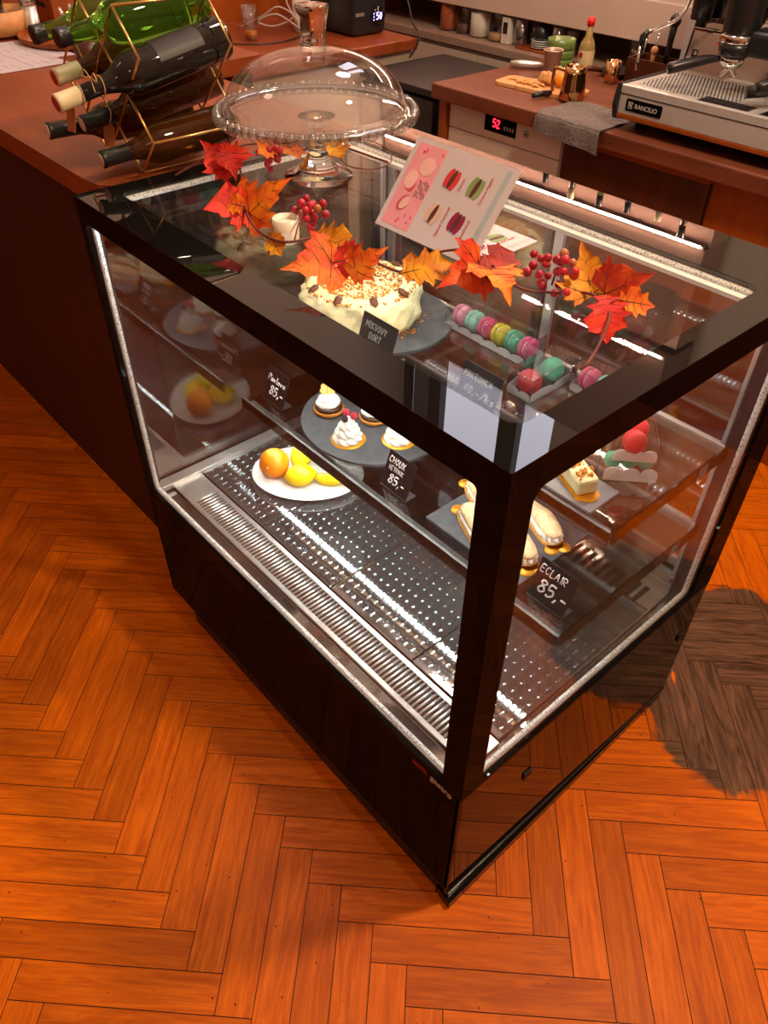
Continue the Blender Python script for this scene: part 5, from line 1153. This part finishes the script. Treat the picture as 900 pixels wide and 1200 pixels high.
def group(gx):
    gy=2.045
    g=Pm('group_cover',MB().lathe([(.046,1.215),(.052,1.225),(.056,1.29),(.068,1.36),(.068,1.42),(.0005,1.42)],40,(gx,gy,0)),M['black_plastic'])
    O('chrome_band',MB().lathe([(.0525,1.196),(.0545,1.2),(.0545,1.214),(.0525,1.218),(.0005,1.218)],40,(gx,gy,0)),M['chrome'],g)
    O('group_collar',MB().lathe([(.040,1.160),(.048,1.163),(.050,1.178),(.0515,1.195),(.0005,1.196)],40,(gx,gy,0)),M['black_plastic'],g)
    pf=Pm('portafilter',MB().lathe([(.012,1.125),(.030,1.133),(.035,1.142),(.036,1.160),(.0005,1.161)],32,(gx,gy,0)),M['chrome'])
    O('handle',MB().tube(curve([(gx-.030,gy-.025,1.150),(gx-.052,gy-.055,1.148),(gx-.09,gy-.105,1.136),(gx-.125,gy-.15,1.122)],4),[.008,.009,.0105,.012,.0135,.0145,.0155,.0165,.017,.017,.017,.0165,.0155],14),M['black_plastic'],pf)
    O('spout',MB().tube(curve([(gx,gy,1.128),(gx-.012,gy-.008,1.115),(gx-.020,gy-.012,1.102)],4),.006,10),M['chrome'],pf); O('spout',MB().tube(curve([(gx,gy,1.128),(gx+.012,gy+.004,1.115),(gx+.018,gy+.008,1.104)],4),.006,10),M['chrome'],pf)
    Pm('group_neck',MB().cyl((gx,gy+.04,1.24),(gx,2.30,1.25),.034,n=24),M['chrome'])
group(-.915); group(-.62)
Pm('portafilter_handle',MB().tube([(-.80,1.96,1.092),(-.77,1.99,1.095),(-.72,2.05,1.10)],[.017,.0165,.010],14),M['black_plastic'],label='black handle of a portafilter resting on the tray') 
Pm('control_housing',MB().box(-.875,-.70,2.02,2.10,1.165,1.235,0,.015,None,3),M['black_plastic'])
w=Pm('steam_wand',MB().tube(curve([(-1.165,2.16,1.29),(-1.175,2.13,1.22),(-1.225,2.10,1.185),(-1.262,2.085,1.165)],6),.0062,10),M['chrome'])
O('wand_grip',MB().tube([(-1.255,2.088,1.175),(-1.268,2.083,1.155),(-1.270,2.082,1.135)],[.009,.012,.010],12),M['black_plastic'],w)
O('wand_tip',MB().tube([(-1.270,2.082,1.135),(-1.266,2.075,1.09),(-1.262,2.07,1.058)],[.0058,.0055,.004],10),M['chrome'],w)
Pm('steam_knob',MB().lathe([(.034,1.20),(.036,1.25),(.030,1.34),(.0005,1.36)],24,(-1.175,2.26,0)),M['black_plastic'])
# ---------------------------------------------------------------- light
def lamp(kind,name,loc,energy,col,size=.2,rot=(0,0,0),spot=None,blend=.3):
    d=bpy.data.lights.new(name,kind); d.energy=energy; d.color=col
    if kind=='AREA': d.shape='DISK'; d.size=size
    else: d.shadow_soft_size=size
    if spot: d.spot_size=spot; d.spot_blend=blend
    o=bpy.data.objects.new(name,d); C.objects.link(o); o.location=loc; o.rotation_euler=rot; return o
lamp('POINT','ceiling_and_fill_lamp',(.40,.95,3.0),205,(1,.74,.48),.10)
lamp('POINT','ceiling_and_fill_lamp',(-1.9,-.9,3.2),8,(1,.78,.58),.2)  # added fill light for the front left, no known fixture
lamp('POINT','ceiling_and_fill_lamp',(1.8,-1.6,3.2),14,(1,.76,.52),.2)  # added room fill from the front right, not a known lamp
lamp('POINT','ceiling_and_fill_lamp',(-1.3,1.45,3.0),72,(1,.82,.70),.15)  # added fill to brighten the back counter and dishwasher
w=bpy.data.worlds.new('daylight'); bpy.context.scene.world=w; w.use_nodes=True
w.node_tree.nodes['Background'].inputs[0].default_value=(.78,.74,.86,1); w.node_tree.nodes['Background'].inputs[1].default_value=7
# ---------------------------------------------------------------- camera
cd=bpy.data.cameras.new('camera'); cam=bpy.data.objects.new('camera',cd); C.objects.link(cam); bpy.context.scene.camera=cam
Rm=((0.6599593969208989,0.7512248369528993,0.010716284822676725),(0.5062982488891615,-0.434159808181001,-0.7450955268486905),(-0.5550816855086101,0.49715843078766037,-0.6668716646456476))
rx,ry,rz=Vector(Rm[0]),-Vector(Rm[1]),-Vector(Rm[2])
mw_=Matrix((rx,ry,rz)).transposed().to_4x4(); mw_.translation=(0.3971363989130109,-0.5428787454597929,1.6813182869427425)
cam.matrix_world=mw_; cd.sensor_fit='VERTICAL'; cd.sensor_height=24; cd.lens=24*903.2459/1200; cd.clip_start=.02
sc=bpy.context.scene; sc.view_settings.view_transform='Standard'; sc.view_settings.look='None'; sc.view_settings.gamma=1; sc.view_settings.exposure=0; sc.view_settings.use_curve_mapping=False
